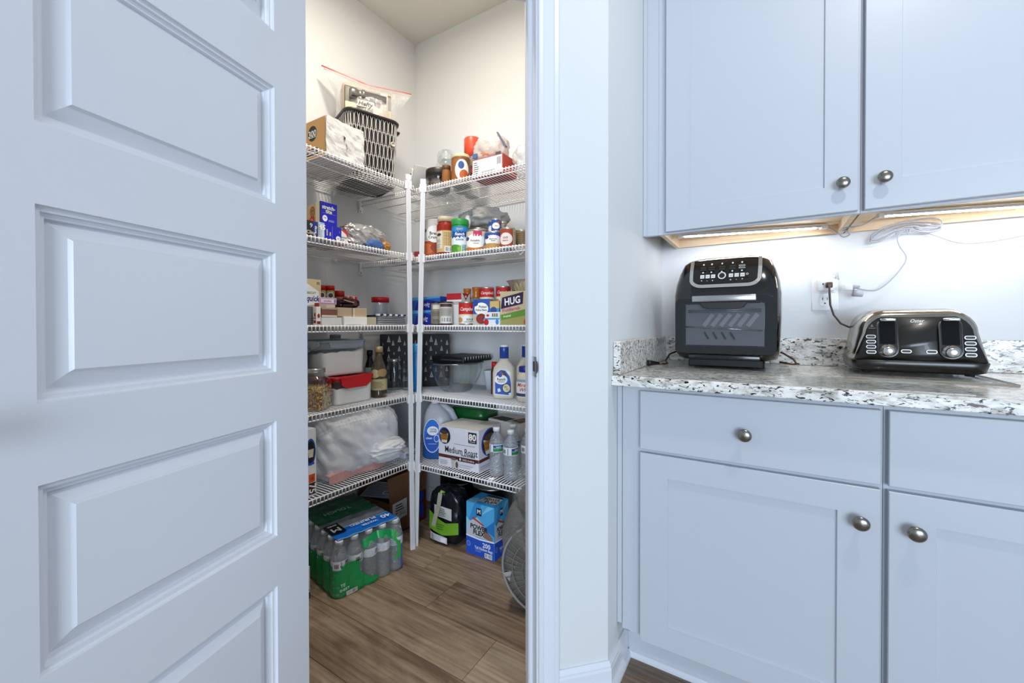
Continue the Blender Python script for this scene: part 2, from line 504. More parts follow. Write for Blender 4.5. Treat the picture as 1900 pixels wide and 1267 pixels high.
# jambs with stops, strike plate
def jamb(name, base, sgn):
    o = MB().prism([dpt(base, 0, 0.001), dpt(base, sgn * 0.018, 0.001), dpt(base, sgn * 0.018, -0.116), dpt(base, 0, -0.116)], 0, 2.058, TRIM).obj(name)
    struct(o)
    MB().prism([dpt(base, 0, -0.040), dpt(base, 0, -0.076), dpt(base, -sgn * 0.009, -0.073), dpt(base, -sgn * 0.011, -0.069), dpt(base, -sgn * 0.011, -0.044), dpt(base, -sgn * 0.008, -0.040)], 0, 2.02, TRIM).obj('door_stop', o)
    return o
jr = jamb('trim_1', OPR, 1); jl = jamb('trim_2', OPL, -1)
mb = MB()
mb.prism([dpt(OPR, -0.0016, 0.004), dpt(OPR, 0.0, 0.004), dpt(OPR, 0.0, -0.034), dpt(OPR, -0.0016, -0.034)], 0.916, 0.972, STEEL)
ring = []
for i in range(9):
    a = -pi / 2 + pi * i / 8
    ring.append((0.944 + 0.019 * sin(a), cos(a)))
vs = []
for z, c_ in ring:
    for n_, u_ in ((0.004, -0.0016), (0.004 + 0.009 * c_, 0.0035 * c_ - 0.0016)):
        p = OPR + DU * u_ + DN * n_; vs.append((p.x, p.y, z))
mb.add(vs, [(2 * i, 2 * i + 1, 2 * i + 3, 2 * i + 2) for i in range(8)], STEEL, True)
mb.prism([dpt(OPR, -0.0022, -0.010), dpt(OPR, -0.0016, -0.010), dpt(OPR, -0.0016, -0.026), dpt(OPR, -0.0022, -0.026)], 0.930, 0.958, M('#3a3633', 0.7))
mb.obj('strike_plate', jr)
mb = MB().prism([dpt(OPL, 0, 0.001), dpt(OPR, 0, 0.001), dpt(OPR, 0, -0.116), dpt(OPL, 0, -0.116)], 2.04, 2.058, TRIM)
struct(mb.obj('trim_3'))
# casings: profile (distance from opening, height off the wall)
CP = [(0.005, 0), (0.005, 0.009), (0.008, 0.011), (0.017, 0.011), (0.020, 0.009), (0.024, 0.0105), (0.038, 0.0135), (0.046, 0.015), (0.049, 0.0175), (0.060, 0.0175), (0.0625, 0.015), (0.0625, 0)]
def casing(name, base, sgn):
    pl = [dpt(base, sgn * a, b_) for a, b_ in CP]
    if sgn < 0: pl = pl[::-1]
    struct(MB().prism(pl[::-1], 0, 2.06, TRIM).obj(name))
casing('trim_4', OPR, 1); casing('trim_5', OPL, -1)
struct(MB().prism([dpt(OPL, -0.0625, 0.0), dpt(OPR, 0.0625, 0.0), dpt(OPR, 0.0625, 0.0165), dpt(OPL, -0.0625, 0.0165)][::-1], 2.045, 2.105, TRIM).obj('trim_6'))

# baseboard on the angled wall and its return on the side wall, with shoe moulding
BP = [(0, 0), (0.013, 0), (0.013, 0.060), (0.011, 0.066), (0.011, 0.071), (0.0075, 0.077), (0.0045, 0.083), (0, 0.083)]
SP = [(0.0125, 0), (0.026, 0), (0.0255, 0.008), (0.022, 0.015), (0.0125, 0.020)]
def run_profile(mb, prof, pts, normals, m):
    rings = []
    for p, n_ in zip(pts, normals):
        rings.append([(p[0] + n_[0] * a, p[1] + n_[1] * a, z) for a, z in prof])
    mb.loops(rings, m, True, True, True)
cN = (DN.x + 1.0, DN.y); ln = math.hypot(*cN); k_ = 1 / ((cN[0] * DN.x + cN[1] * DN.y) / ln); cN = (cN[0] / ln * k_, cN[1] / ln * k_)
bs = OPR + DU * 0.0625
for nm, prof in (('baseboard_right', BP), ('trim_7', SP)):
    mb = MB()
    run_profile(mb, prof, [(bs.x, bs.y), (XS, 1.179), (XS, 1.335)], [(DN.x, DN.y), cN, (1, 0)], TRIM)
    struct(mb.obj(nm))
# pantry baseboards
struct(MB().box(XW, -0.515, YB - 0.013, YB, 0, 0.083, TRIM).obj('baseboard_back'))
struct(MB().box(XW, XW + 0.013, 0.494, YB - 0.013, 0, 0.083, TRIM).obj('baseboard_left'))

# ------------------------------------------------------------------ pantry door, swung open
DOOR_P = Vector((-0.935, 0.589, 0)); DOOR_D = Vector((0.284, -0.959, 0)).normalized(); DOOR_N = Vector((0.959, 0.284, 0)).normalized()
# local frame: x runs from hinge edge to free edge, y out of the seen face, z up
DW, DH, DT = 0.622, 2.032, 0.035
DT_M = Matrix((DOOR_D, DOOR_N, Vector((0, 0, 1)))).transposed().to_4x4(); DT_M.translation = DOOR_P
xs0, xs1 = 0.092, 0.473
zrows = [(0.246, 0.495), (0.604, 0.854), (0.960, 1.217), (1.323, 1.573), (1.692, 1.942)]
mb = MB(); mb.T = DT_M
Z0 = 0.012
def facequad(mb, x0, x1, z0, z1, y, m): mb.add([(x0, y, z0), (x1, y, z0), (x1, y, z1), (x0, y, z1)], [(0, 1, 2, 3)], m)
# leaf: back, edges, and the face split into stiles and rails
mb.add([(0, -DT, Z0), (DW, -DT, Z0), (DW, -DT, DH), (0, -DT, DH), (0, 0, Z0), (DW, 0, Z0), (DW, 0, DH), (0, 0, DH)], [(0, 1, 2, 3), (0, 4, 5, 1), (3, 2, 6, 7), (0, 3, 7, 4), (1, 5, 6, 2)], TRIM)
facequad(mb, 0, xs0, Z0, DH, 0, TRIM); facequad(mb, xs1, DW, Z0, DH, 0, TRIM)
zz = [Z0] + [z for r in zrows for z in r] + [DH]
for i in range(0, len(zz), 2): facequad(mb, xs0, xs1, zz[i], zz[i + 1], 0, TRIM)
door = struct(mb.obj('door_1'))
PP = [(0, 0), (0.0015, 0.0045), (0.004, 0.006), (0.0075, 0.006), (0.009, 0.0105), (0.0125, 0.012), (0.0145, 0.012), (0.016, 0.019), (0.0365, 0.0085), (0.0405, 0.004)]
for z0, z1 in zrows:
    mb = MB(); mb.T = DT_M
    rings = [[(xs0 + d, -y, z0 + d), (xs1 - d, -y, z0 + d), (xs1 - d, -y, z1 - d), (xs0 + d, -y, z1 - d)] for d, y in PP]
    mb.loops(rings, TRIM, True, False, True)
    mb.obj('panel', door)
for z in (0.2, 1.02, 1.84):
    mb = MB(); mb.T = DT_M
    mb.lathe([(0.006, z - 0.045), (0.006, z + 0.045)], NICKEL, 10, (-0.006, -DT - 0.002))
    mb.box(-0.001, 0.0, -DT, -0.008, z - 0.045, z + 0.045, NICKEL)
    mb.obj('hinge', door)
mb = MB(); mb.T = DT_M @ Matrix.Translation((DW - 0.040, 0, 0.94)) @ Matrix.Rotation(-pi / 2, 4, 'X')
mb.lathe([(0.0325, 0), (0.0325, 0.006), (0.012, 0.010), (0.011, 0.028), (0.022, 0.034), (0.026, 0.044), (0.020, 0.052), (0.0, 0.054)], NICKEL, 24)
mb.obj('door_handle', door)

# ================================================================== CABINETS
def shaker(mb, x0, x1, z0, z1, y, m, st=0.075, rt=0.072, th=0.019):
    """door face at y (towards -y), thickness th"""
    a0, a1, b0, b1 = x0 + st, x1 - st, z0 + rt, z1 - rt
    e = 0.0015
    O = lambda d, yy: [(x0 + d, yy, z0 + d), (x1 - d, yy, z0 + d), (x1 - d, yy, z1 - d), (x0 + d, yy, z1 - d)]
    I = lambda d, yy: [(a0 + d, yy, b0 + d), (a1 - d, yy, b0 + d), (a1 - d, yy, b1 - d), (a0 + d, yy, b1 - d)]
    mb.loops([O(0, y + th), O(0, y + e), O(e, y), I(0, y), I(0.0022, y + 0.0065)], m, True, True, True)
def slab(mb, x0, x1, z0, z1, y, m, th=0.019):
    e = 0.0015
    O = lambda d, yy: [(x0 + d, yy, z0 + d), (x1 - d, yy, z0 + d), (x1 - d, yy, z1 - d), (x0 + d, yy, z1 - d)]
    mb.loops([O(0, y + th), O(0, y + e), O(e, y)], m, True, True, True)
def knob(parent, x, y, z):
    mb = MB(); mb.T = Matrix.Translation((x, y, z)) @ Matrix.Rotation(pi / 2, 4, 'X')
    mb.lathe([(0.0085, 0), (0.0075, 0.003), (0.0058, 0.008), (0.006, 0.013), (0.011, 0.0175), (0.0158, 0.020), (0.0168, 0.0225), (0.0155, 0.0255), (0.011, 0.028), (0.005, 0.0292), (0, 0.0295)], NICKEL, 28)
    return mb.obj('knob', parent)

YF = 1.246; YFR = YF + 0.019
def base_cabinet(label, x0, x1, dx0, dx1, knob_x, dknob):
    t = thing('base_cabinet', label, 'cabinet', (x0, YFR, 0), group='painted base cabinets')
    o = Matrix.Translation((-x0, -YFR, 0))
    mb = MB(); mb.T = o
    mb.box(x0, x0 + 0.018, YFR + 0.019, YB - 0.02, 0.115, 0.88, CAB); mb.box(x1 - 0.018, x1, YFR + 0.019, YB - 0.02, 0.115, 0.88, CAB)
    mb.box(x0, x1, YFR + 0.019, YB - 0.02, 0.115, 0.133, MAPLE); mb.box(x0, x1, YB - 0.03, YB - 0.02, 0.115, 0.88, MAPLE)
    mb.obj('carcass', t)
    mb = MB(); mb.T = o
    mb.box(x0, dx0 + 0.012, YFR, YFR + 0.019, 0.13, 0.88, CAB); mb.box(dx1 - 0.012, x1, YFR, YFR + 0.019, 0.13, 0.88, CAB)
    for za, zb in ((0.855, 0.88), (0.675, 0.705), (0.13, 0.155)): mb.box(dx0 + 0.0121, dx1 - 0.0121, YFR, YFR + 0.019, za, zb, CAB)
    mb.obj('face_frame', t)
    mb = MB(); mb.T = o
    mb.box(x0 - (0.016 if x0 < -0.3 else 0), x1, YFR + 0.075, YFR + 0.087, 0.0, 0.13, CAB)
    mb.obj('toe_kick', t)
    mb = MB(); mb.T = o
    run = [(YFR + 0.075 - 0.0135, 0), (YFR + 0.075, 0), (YFR + 0.075, 0.022), (YFR + 0.075 - 0.009, 0.017), (YFR + 0.075 - 0.0135, 0.008)]
    mb.loops([[(x, a, b_) for a, b_ in run] for x in (x0, x1)], TRIM, True, True, True)
    mb.obj('shoe_moulding', t)
    mb = MB(); mb.T = o; slab(mb, dx0, dx1, 0.6955, 0.8665, YF, CAB); d = mb.obj('drawer', t)
    knob(d, (dx0 + dx1) / 2 - x0, YF - YFR, 0.776)
    mb = MB(); mb.T = o; shaker(mb, dx0, dx1, 0.126, 0.6845, YF, CAB, 0.078, 0.0635); d = mb.obj('door', t)
    knob(d, dknob - x0, YF - YFR, 0.607)
    return t
base_cabinet('white shaker base cabinet under the air fryer, knob at the right of its door', -0.383, 0.2215, -0.326, 0.2155, -0.054, 0.178)
base_cabinet('white shaker base cabinet under the toaster, knob at the left of its door', 0.2225, 0.80, 0.2295, 0.770, 0.5, 0.272)
tag(MB().box(XS + 0.001, -0.3845, YFR - 0.004, YFR + 0.015, 0.145, 0.875, CAB, 0.0015).obj('scribe_strip'), 'thin white strip closing the gap between lower cabinet and wall', 'filler strip')

YU = 1.552; YUF = YU + 0.019; ZU = 1.386
def upper_cabinet(label, x0, x1, dx0, dx1, kx, kz):
    t = thing('wall_cabinet', label, 'cabinet', (x0, YUF, ZU), group='painted wall cabinets')
    o = Matrix.Translation((-x0, -YUF, -ZU)); H1 = 2.45
    mb = MB(); mb.T = o
    mb.box(x0 + 0.002, x0 + 0.018, YUF + 0.019, YB - 0.001, ZU, H1, MAPLE); mb.box(x1 - 0.018, x1 - 0.002, YUF + 0.019, YB - 0.001, ZU, H1, MAPLE)
    mb.box(x0 + 0.018, x1 - 0.018, YUF + 0.019, YB - 0.018, ZU + 0.030, ZU + 0.042, MAPLE)
    mb.box(x0 + 0.018, x1 - 0.018, YUF + 0.019, YB - 0.018, H1 - 0.018, H1, MAPLE)
    mb.obj('carcass', t)
    mb = MB(); mb.T = o
    mb.box(x0 + 0.018, x1 - 0.018, YB - 0.017, YB - 0.001, ZU + 0.001, ZU + 0.1, MAPLE)
    mb.obj('hanging_rail', t)
    mb = MB(); mb.T = o
    mb.box(x0, dx0 + 0.012, YUF, YUF + 0.019, ZU, H1, CAB); mb.box(dx1 - 0.012, x1, YUF, YUF + 0.019, ZU, H1, CAB)
    mb.box(dx0 + 0.0121, dx1 - 0.0121, YUF, YUF + 0.019, ZU, ZU + 0.038, CAB); mb.box(dx0 + 0.0121, dx1 - 0.0121, YUF, YUF + 0.019, H1 - 0.04, H1, CAB)
    mb.obj('face_frame', t)
    mb = MB(); mb.T = o; shaker(mb, dx0, dx1, 1.391, 2.42, YU, CAB, 0.078, 0.077); d = mb.obj('door', t)
    knob(d, kx - x0, YU - YUF, kz - ZU)
    return t
upper_cabinet('white shaker wall cabinet above the air fryer, knob at lower right of its door', -0.345, 0.2215, -0.317, 0.2145, 0.178, 1.471)
upper_cabinet('white shaker wall cabinet above the toaster, knob at lower left of its door', 0.2225, 0.80, 0.2295, 0.772, 0.270, 1.471)
fs = thing('filler_strip', 'painted filler board between wall cabinet and side wall', 'filler strip', (XS, YUF, ZU))
MB().box(0.001, 0.0545, -0.0, 0.019, 0, 1.06, CAB, 0.001).obj('board', fs)
MB().box(0.001, 0.014, -0.006, -0.0005, 0, 1.06, CAB, 0.001).obj('scribe_moulding', fs)

# granite worktop
ct = thing('worktop', 'speckled grey granite worktop on the base cabinets', 'worktop', (XS, 1.208, 0.912))
mb = MB(); mb.T = Matrix.Translation((-XS, -1.208, -0.912))
prof = [(1.208, 0.884), (1.2105, 0.8815), (YB, 0.8815), (YB, 0.912), (1.2125, 0.912), (1.209, 0.909), (1.208, 0.906)]
mb.loops([[(x, a, b_) for a, b_ in prof] for x in (XS + 0.001, 0.9)], GRANITE, True, True, True)
mb.obj('slab', ct)
MB().box(XS + 0.001, 0.9, YB - 0.021, YB - 0.001, 0.9125, 1.012, GRANITE, 0.002).obj('backsplash', ct).matrix_parent_inverse = Matrix.Translation((-XS, -1.208, -0.912))
MB().box(XS + 0.001, XS + 0.022, 1.222, YB - 0.0215, 0.9125, 1.012, GRANITE, 0.002).obj('side_splash', ct).matrix_parent_inverse = Matrix.Translation((-XS, -1.208, -0.912))

# ================================================================== WIRE SHELVES
ZL = [1.730, 1.397, 1.063, 0.729, 0.412]; ZR = [1.721, 1.392, 1.062, 0.730, 0.393]
XL, YR = -1.455, 1.475
WR = 0.0018
def shelf_meshes(Ln, D):
    step = 0.0159; n = int(Ln / step)
    deck = MB(); lip = MB()
    for i in range(n + 1):
        x = 0.004 + i * step
        if x > Ln: break
        deck.tube([(x, D, -WR), (x, 0.001, -WR)], WR, WIRE, 5)
        lip.tube([(x, -0.001, 0.0), (x, -0.0012, -0.027)], WR, WIRE, 5)
    def rod(y, z, r=0.0028): return MB().tube([(0, y, z), (Ln, y, z)], r, WIRE, 6)
    return [('deck_wires', deck.mesh('deck_wires'), 1), ('lip_wires', lip.mesh('lip_wires'), 1),
            ('front_rod', rod(0.0022, -0.0055).mesh('front_rod'), 0), ('lip_rod', rod(0.0022, -0.027).mesh('lip_rod'), 0),
            ('cross_rod', rod(0.14, -0.0062, 0.0025).mesh('cross_rod'), 0), ('cross_rod', rod(0.275, -0.0062, 0.0025).mesh('cross_rod'), 0), ('back_rod', rod(D - 0.004, -0.0062).mesh('back_rod'), 0)]
YL0 = 0.50
LL = YR - 0.004 - YL0
mL = shelf_meshes(LL, -XW + XL - 0.006); mR = shelf_meshes(XW * -1 - 0.515 - 0.008, YB - YR - 0.006)
ordn = ['top', 'second', 'third', 'fourth', 'lowest']
for i in range(5):
    for side in 'LR':
        if side == 'L':
            t = thing('wire_shelf', f'{ordn[i]} white wire shelf on the left pantry wall', 'shelf', (XL, YL0, ZL[i]), pi / 2, 'white wire pantry shelves'); ms = mL
        else:
            t = thing('wire_shelf', f'{ordn[i]} white wire shelf on the back pantry wall', 'shelf', (XW + 0.004, YR, ZR[i]), 0, 'white wire pantry shelves'); ms = mR
        for nm, me, stf in ms:
            o = bpy.data.objects.new(nm, me); C.objects.link(o); o.parent = t
            if stf: o['kind'] = 'stuff'
        if side == 'R':
            MB().box(-0.003, 0.012, -0.006, 0.006, -0.045, 0.004, WIRE, 0.002).box(-0.003, 0.002, -0.006, 0.02, -0.06, -0.03, WIRE).lathe([(0.003, -0.053), (0.003, -0.050)], M('#333333'), 8, (0.004, 0.004)).obj('end_bracket', t)
            for x in (0.35, 0.95, 1.25):
                MB().tube([(x, 0.03, -0.006), (x, 0.075, -0.03), (x, 0.11, -0.006)], 0.0022, WIRE, 5).obj('wire_brace', t)
        else:
            for x in (0.25, 0.55, 0.82):
                MB().box(x - 0.006, x + 0.006, 0.395, 0.409, -0.02, 0.002, WIRE, 0.001).obj('wall_clip', t)
# two leaning corner poles
def pole(label, foot, top, side, zs, offs):
    foot = Vector(foot); top = Vector(top)
    t = thing('shelf_pole', label, 'pole', foot, group='shelf support poles')
    d = top - foot
    up = Vector((0, 0, 1))
    MB().bar(d * 0.012, d, 0.021, 0.013, WIRE, side).bar(d * 0.0125 + Vector(offs) * 0.0085, d * 0.9995 + Vector(offs) * 0.0085, 0.012, 0.004, M('#dcdde2', 0.4), side).obj('pole', t)
    MB().bar(d * 0.0002, d * 0.0145, 0.0225, 0.0155, WIRE, side).obj('foot_cap', t)
    MB().bar(d * 0.990, d * 1.003, 0.025, 0.018, WIRE, side).obj('top_cap', t)
    for z in zs:
        p = d * (z / top.z)
        q = p - Vector(offs) * 0.004
        sd = Vector(side)
        MB().bar(q + Vector((0, 0, -0.034)), q + Vector((0, 0, 0.003)), 0.031, 0.026, WIRE, side).obj('clip', t)
    return t
pole('white slotted pole at the front corner of the left shelves', (-1.4395, 1.430, 0), (-1.4395, 1.409, 1.757), (0.5, 0.87, 0), ZL, (0.87, -0.5, 0))
pole('white slotted pole at the front edge of the back shelves', (-1.450, 1.464, 0), (-1.391, 1.461, 1.742), (0.87, 0.5, 0), ZR, (0.5, -0.87, 0))
# ================================================================== PANTRY CONTENTS: generic makers
H90 = pi / 2
def Lp(y, xf, d, i, dz=0.0): return (xf - d / 2, y, ZL[i] + 0.0002 + dz)
def Rp(x, yf, d, i, dz=0.0): return (x, yf + d / 2, ZR[i] + 0.0002 + dz)
def carton(name, label, cat, loc, rz, size, col, faces=None, group=None, r=0.001, body='carton', rough=0.55, mat=None):
    w_, d, h = size
    t = thing(name, label, cat, loc, rz, group)
    MB().box(-w_ / 2, w_ / 2, -d / 2, d / 2, 0, h, mat or M(col, rough), r).obj(body, t)
    if faces: print_box(t, w_, d, h, faces)
    return t
def can(name, label, cat, loc, rz, R, h, col, fn=None, group=None, top='#b9b6ae', lid=None):
    t = thing(name, label, cat, loc, rz, group)
    me = M(top, 0.3, 0.9) if lid is None else M(lid, 0.4)
    MB().lathe([(R * 0.93, 0), (R, 0.002), (R, 0.005), (R * 0.975, 0.007), (R * 0.975, h - 0.007), (R, h - 0.005), (R, h - 0.001), (R * 0.97, h), (R * 0.95, h - 0.003), (0, h - 0.003)], me, 28).obj('tin', t)
    mb = MB(); mb.lathe([(R * 0.985, 0.007), (R * 0.985, h - 0.007)], M(col, 0.45), 28); mb.f = [f for f in mb.f if len(f) == 4]; n = len(mb.f); mb.mi = mb.mi[:n]; mb.sm = mb.sm[:n]
    mb.obj('paper_label', t)
    if fn: print_cyl(t, R * 0.985, 0.007, h - 0.007, fn, name='printing')
    return t
def super_ring(wx, wy, z, p, seg, cx=0, cy=0):
    out = []
    for i in range(seg):
        a = 2 * pi * (i + 0.5) / seg; c, s_ = cos(a), sin(a)
        out.append((cx + wx / 2 * math.copysign(abs(c) ** (2 / p), c), cy + wy / 2 * math.copysign(abs(s_) ** (2 / p), s_), z))
    return out
def loft(mb, levels, m, seg=32, cap0=True, cap1=True, smooth=True):
    """levels: (z, wx, wy, power[, cx, cy])"""
    return mb.loops([super_ring(l[1], l[2], l[0], l[3], seg, *(l[4:6] if len(l) > 4 else (0, 0))) for l in levels], m, True, cap0, cap1, smooth)
def jar(name, label, cat, loc, rz, R, h, body_m, lid_col, lid_h, lid_R=None, fill=None, fill_h=0.0, neck=None, fn=None, lz=(0.15, 0.8), group=None, lid_metal=0.0, seg=28):
    t = thing(name, label, cat, loc, rz, group)
    lr = lid_R or R * 0.95; nk = neck or lr * 0.95; zb = h - lid_h
    MB().lathe([(R * 0.9, 0), (R, 0.006), (R, zb - 0.022), (R * 0.96, zb - 0.014), (nk, zb - 0.004), (nk, zb)], body_m, seg).obj('jar_body', t)
    lm = M(lid_col, 0.28 if lid_metal else 0.4, lid_metal)
    MB().lathe([(lr, zb - 0.001), (lr, h - 0.003), (lr * 0.96, h), (0, h)], lm, seg).obj('lid', t)
    if fill:
        MB().lathe([(R * 0.86, 0.002), (R * 0.95, 0.008), (R * 0.95, fill_h - 0.004), (R * 0.9, fill_h)], fill if not isinstance(fill, str) else M(fill, 0.5), seg).obj('filling', t)
    if fn: print_cyl(t, R + 0.0003, h * lz[0], h * lz[1], fn)
    return t

# ================================================================== TOP SHELF, LEFT
def f_kraft(p):
    p.rect(0, 0, 1, 1, '#c79a5e').ell(0.72, 0.66, 0.10, 0.20, '#16181c').txt('300', 0.72, 0.66, 0.16, '#e8e8e8').rect(0.64, 0.55, 0.80, 0.57, '#cfcfcf')
    p.rect(0.60, 0.06, 0.84, 0.26, '#3b1a14').txt('napkins', 0.72, 0.18, 0.07, '#e6d9c8').ell(0.28, 0.3, 0.06, 0.24, '#20242a').ell(0.26, 0.34, 0.035, 0.16, '#e8e4dc')
t = thing('napkin_pack', 'plastic wrapped white napkin pack with tan end beside the lattice basket', 'napkins', (-1.635, 1.108, ZL[0]), H90)
mb = MB(); b_ = bmesh.new(); bmesh.ops.create_cube(b_, size=1); bmesh.ops.subdivide_edges(b_, edges=list(b_.edges), cuts=11, use_grid_fill=True)
for v in b_.verts:
    p = Vector((v.co.x * 0.18, v.co.y * 0.30, (v.co.z + 0.5) * 0.156))
    dn = noise.noise(p * 42) * 0.0035 + (1 - 2 * abs(noise.noise(p * 24 + Vector((3, 3, 3))))) * 0.0035
    e = 1 - 0.04 * (abs(v.co.x * 2) ** 6) * (abs(v.co.z * 2) ** 6)
    if v.co.y < -0.49 or v.co.z > 0.49: p += Vector((0, -dn if v.co.y < -0.49 else 0, dn if v.co.z > 0.49 else 0))
    p.z = max(0, p.z); v.co = Vector((p.x * e, p.y, p.z))
mb.bm(b_, bumpy('napkin_wrap', '#d9d9d9', 0.25, 60, 0.6, 0.003, 0.05)); mb.obj('wrapped_stack', t)
print_box(t, 0.184, 0.296, 0.154, {'l': f_kraft}, 'paper_band')
mb = MB(); mp, asp = face_map(0.18, 0.312, 0.156, 'f'); p = Print(mb, mp, asp)
p.poly([(0.40, 0.66), (0.47, 0.63), (0.46, 0.55), (0.42, 0.57), (0.43, 0.62)], '#26221f').poly([(0.47, 0.47), (0.49, 0.46), (0.525, 0.33), (0.505, 0.33)], '#26221f')
mb.obj('ink_marks', t)

# lattice basket
t = thing('storage_basket', 'grey and black plastic basket with oval lattice sides on top shelf', 'basket', (-1.697, 1.372, ZL[0]), H90 - 0.32)
BW, BD, BH = 0.250, 0.255, 0.312
def bask(z, k=0.0): f = 0.93 + 0.07 * z / BH; return BW * f + k, BD * f + k
mb = MB(); loft(mb, [(z, *bask(z, -0.010), 7) for z in (0.002, 0.08, 0.16, BH - 0.004)], M('#0e0e10', 0.6), 48, True, False); mb.obj('inner_liner', t)
mb = MB()
per = 50; rowsn = 5
def bask_pt(u, z, k):
    a = 2 * pi * u; wx, wy = bask(z, k); c, s_ = cos(a), sin(a); pw = 2 / 7
    # even spacing along the rounded rectangle
    L1, L2 = wx, wy; P = 2 * (L1 + L2); d = (u % 1) * P
    if d < L1: x, y = -wx / 2 + d, -wy / 2
    elif d < L1 + L2: x, y = wx / 2, -wy / 2 + d - L1
    elif d < 2 * L1 + L2: x, y = wx / 2 - (d - L1 - L2), wy / 2
    else: x, y = -wx / 2, wy / 2 - (d - 2 * L1 - L2)
    rr = 0.045; ix, iy = max(-wx / 2 + rr, min(wx / 2 - rr, x)), max(-wy / 2 + rr, min(wy / 2 - rr, y))
    dx, dy = x - ix, y - iy; ln_ = math.hypot(dx, dy)
    if ln_ > rr: x, y = ix + dx / ln_ * rr, iy + dy / ln_ * rr
    return Vector((x, y, z))
LAT = M('#b9b7b3', 0.45)
hz = (BH - 0.018) / rowsn
for j in range(rowsn):
    for i in range(per):
        u0 = (i + 0.5 * (j % 2)) / per; pts = []
        for k in range(13):
            a = 2 * pi * k / 12
            pts.append(bask_pt(u0 + 0.43 / per * sin(a), 0.008 + (j + 0.5) * hz + hz * 0.56 * cos(a), 0.002))
        mb.tube(pts, 0.0019, LAT, 4, True, False)
o = mb.obj('lattice', t); o['kind'] = 'stuff'
mb = MB(); mb.loops([[tuple(bask_pt(i / 72, BH + z, k)) for i in range(72)] for z, k in ((-0.010, 0.0), (-0.010, 0.014), (0.0, 0.018), (0.004, 0.012), (0.0, -0.008))], M('#1c1716', 0.4), True, False, False, True); mb.obj('rim', t)
mb = MB(); mb.box(BW / 2 + 0.004, BW / 2 + 0.03, -0.07, 0.05, BH - 0.024, BH - 0.012, M('#2a2522', 0.4), 0.004, 2); mb.obj('handle', t)
mb = MB(); mb.T = Matrix.Translation((0.09, -BD / 2 - 0.001, 0.20)) @ Matrix.Rotation(H90, 4, 'X'); mb.lathe([(0.009, 0), (0.0125, 0.002), (0.012, 0.005), (0.007, 0.004), (0.0065, 0.001), (0, 0.001)], M('#b7ad9c', 0.4), 20); mb.obj('grommet', t)

# gadget box in a zip bag on the basket
t = thing('gadget_box', 'beige and grey kitchen gadget box inside the zip bag', 'box', (-1.700, 1.385, ZL[0] + 0.314), H90 - 0.5)
MB().box(-0.115, 0.115, -0.05, 0.05, 0.0, 0.165, M('#b7a894', 0.5), 0.012, 3).obj('tray', t)
MB().box(-0.108, 0.108, -0.056, -0.0495, 0.008, 0.148, M('#6f6a64', 0.35), 0.006, 2).obj('window', t)
mb = MB(); mb.T = Matrix.Translation((-0.085, -0.064, 0.112)) @ Matrix.Rotation(H90, 4, 'Y'); mb.lathe([(0.024, 0), (0.026, 0.004), (0.026, 0.03), (0.021, 0.034), (0.021, 0.05), (0.026, 0.054), (0.026, 0.064), (0.022, 0.068), (0.022, 0.165), (0.0, 0.168)], M('#8b8a86', 0.25, 0.7), 24); mb.obj('roller', t)
MB().box(0.055, 0.09, -0.072, -0.056, 0.06, 0.146, M('#c9bfae', 0.5), 0.004, 2).box(-0.107, 0.107, -0.070, -0.056, 0.008, 0.068, M('#c4b59f', 0.5), 0.004, 2).obj('bracket', t)
t = thing('zip_bag', 'clear zip bag with red zip strip standing on the lattice basket', 'bag', (-1.700, 1.400, ZL[0] + 0.300), H90 - 0.55)
mb = MB()
def zp(u, v):
    wd = 0.150 + 0.062 * max(0, v - 0.55) / 0.45 + 0.004 * noise.noise(Vector((u * 3, v * 5, 1)))
    return (u * wd, v)
grid = []
for s_ in (-1, 1):
    g = []
    for j in range(15):
        v = j / 14
        row = []
        for i in range(21):
            u = -1 + i / 10
            x, _ = zp(u, v)
            th = 0.088 * (1 - abs(u) ** 3) * (1 - max(0, (v - 0.55) / 0.45)) ** 0.8 if v > 0.55 else 0.088 * (1 - abs(u) ** 3)
            th += 0.006 * (1 - 2 * abs(noise.noise(Vector((u * 3, v * 4, s_ * 3))))) * (1 - abs(u) ** 4)
            z = v * 0.232 + 0.012 * max(0, v - 0.5) * (2 * abs(u) - 1) * 2 - 0.016 * v * u
            row.append((x, s_ * max(0.0005, th), max(0, z)))
        g.append(row)
    n = len(g[0]); vs = [p for r_ in g for p in r_]
    mb.add(vs, [(j * n + i, j * n + i + 1, (j + 1) * n + i + 1, (j + 1) * n + i) for j in range(14) for i in range(n - 1)], BAGCLEAR, True)
    top = g[-1]
mb.obj('bag_film', t)
MB().tube([(p[0], 0, p[2] + 0.001) for p in top], 0.0028, M('#d23520', 0.4), 6).tube([(p[0] * 0.96, -0.003, p[2] - 0.013) for p in top], 0.001, M('#d86a58', 0.4), 4).obj('zip_strip', t)
mb = MB(); vs, fs_, wd = text_geo('Hefty', 0.25, 0.03)
mb.box(-0.062, 0.012, -0.0935, -0.0925, 0.064, 0.094, M('#d8cfc4', 0.5)); mb.add([(x * 0.020 - 0.025, -0.0942, y * 0.020 + 0.079) for x, y in vs], fs_, M('#4c463f', 0.5)); mb.obj('brand_print', t)

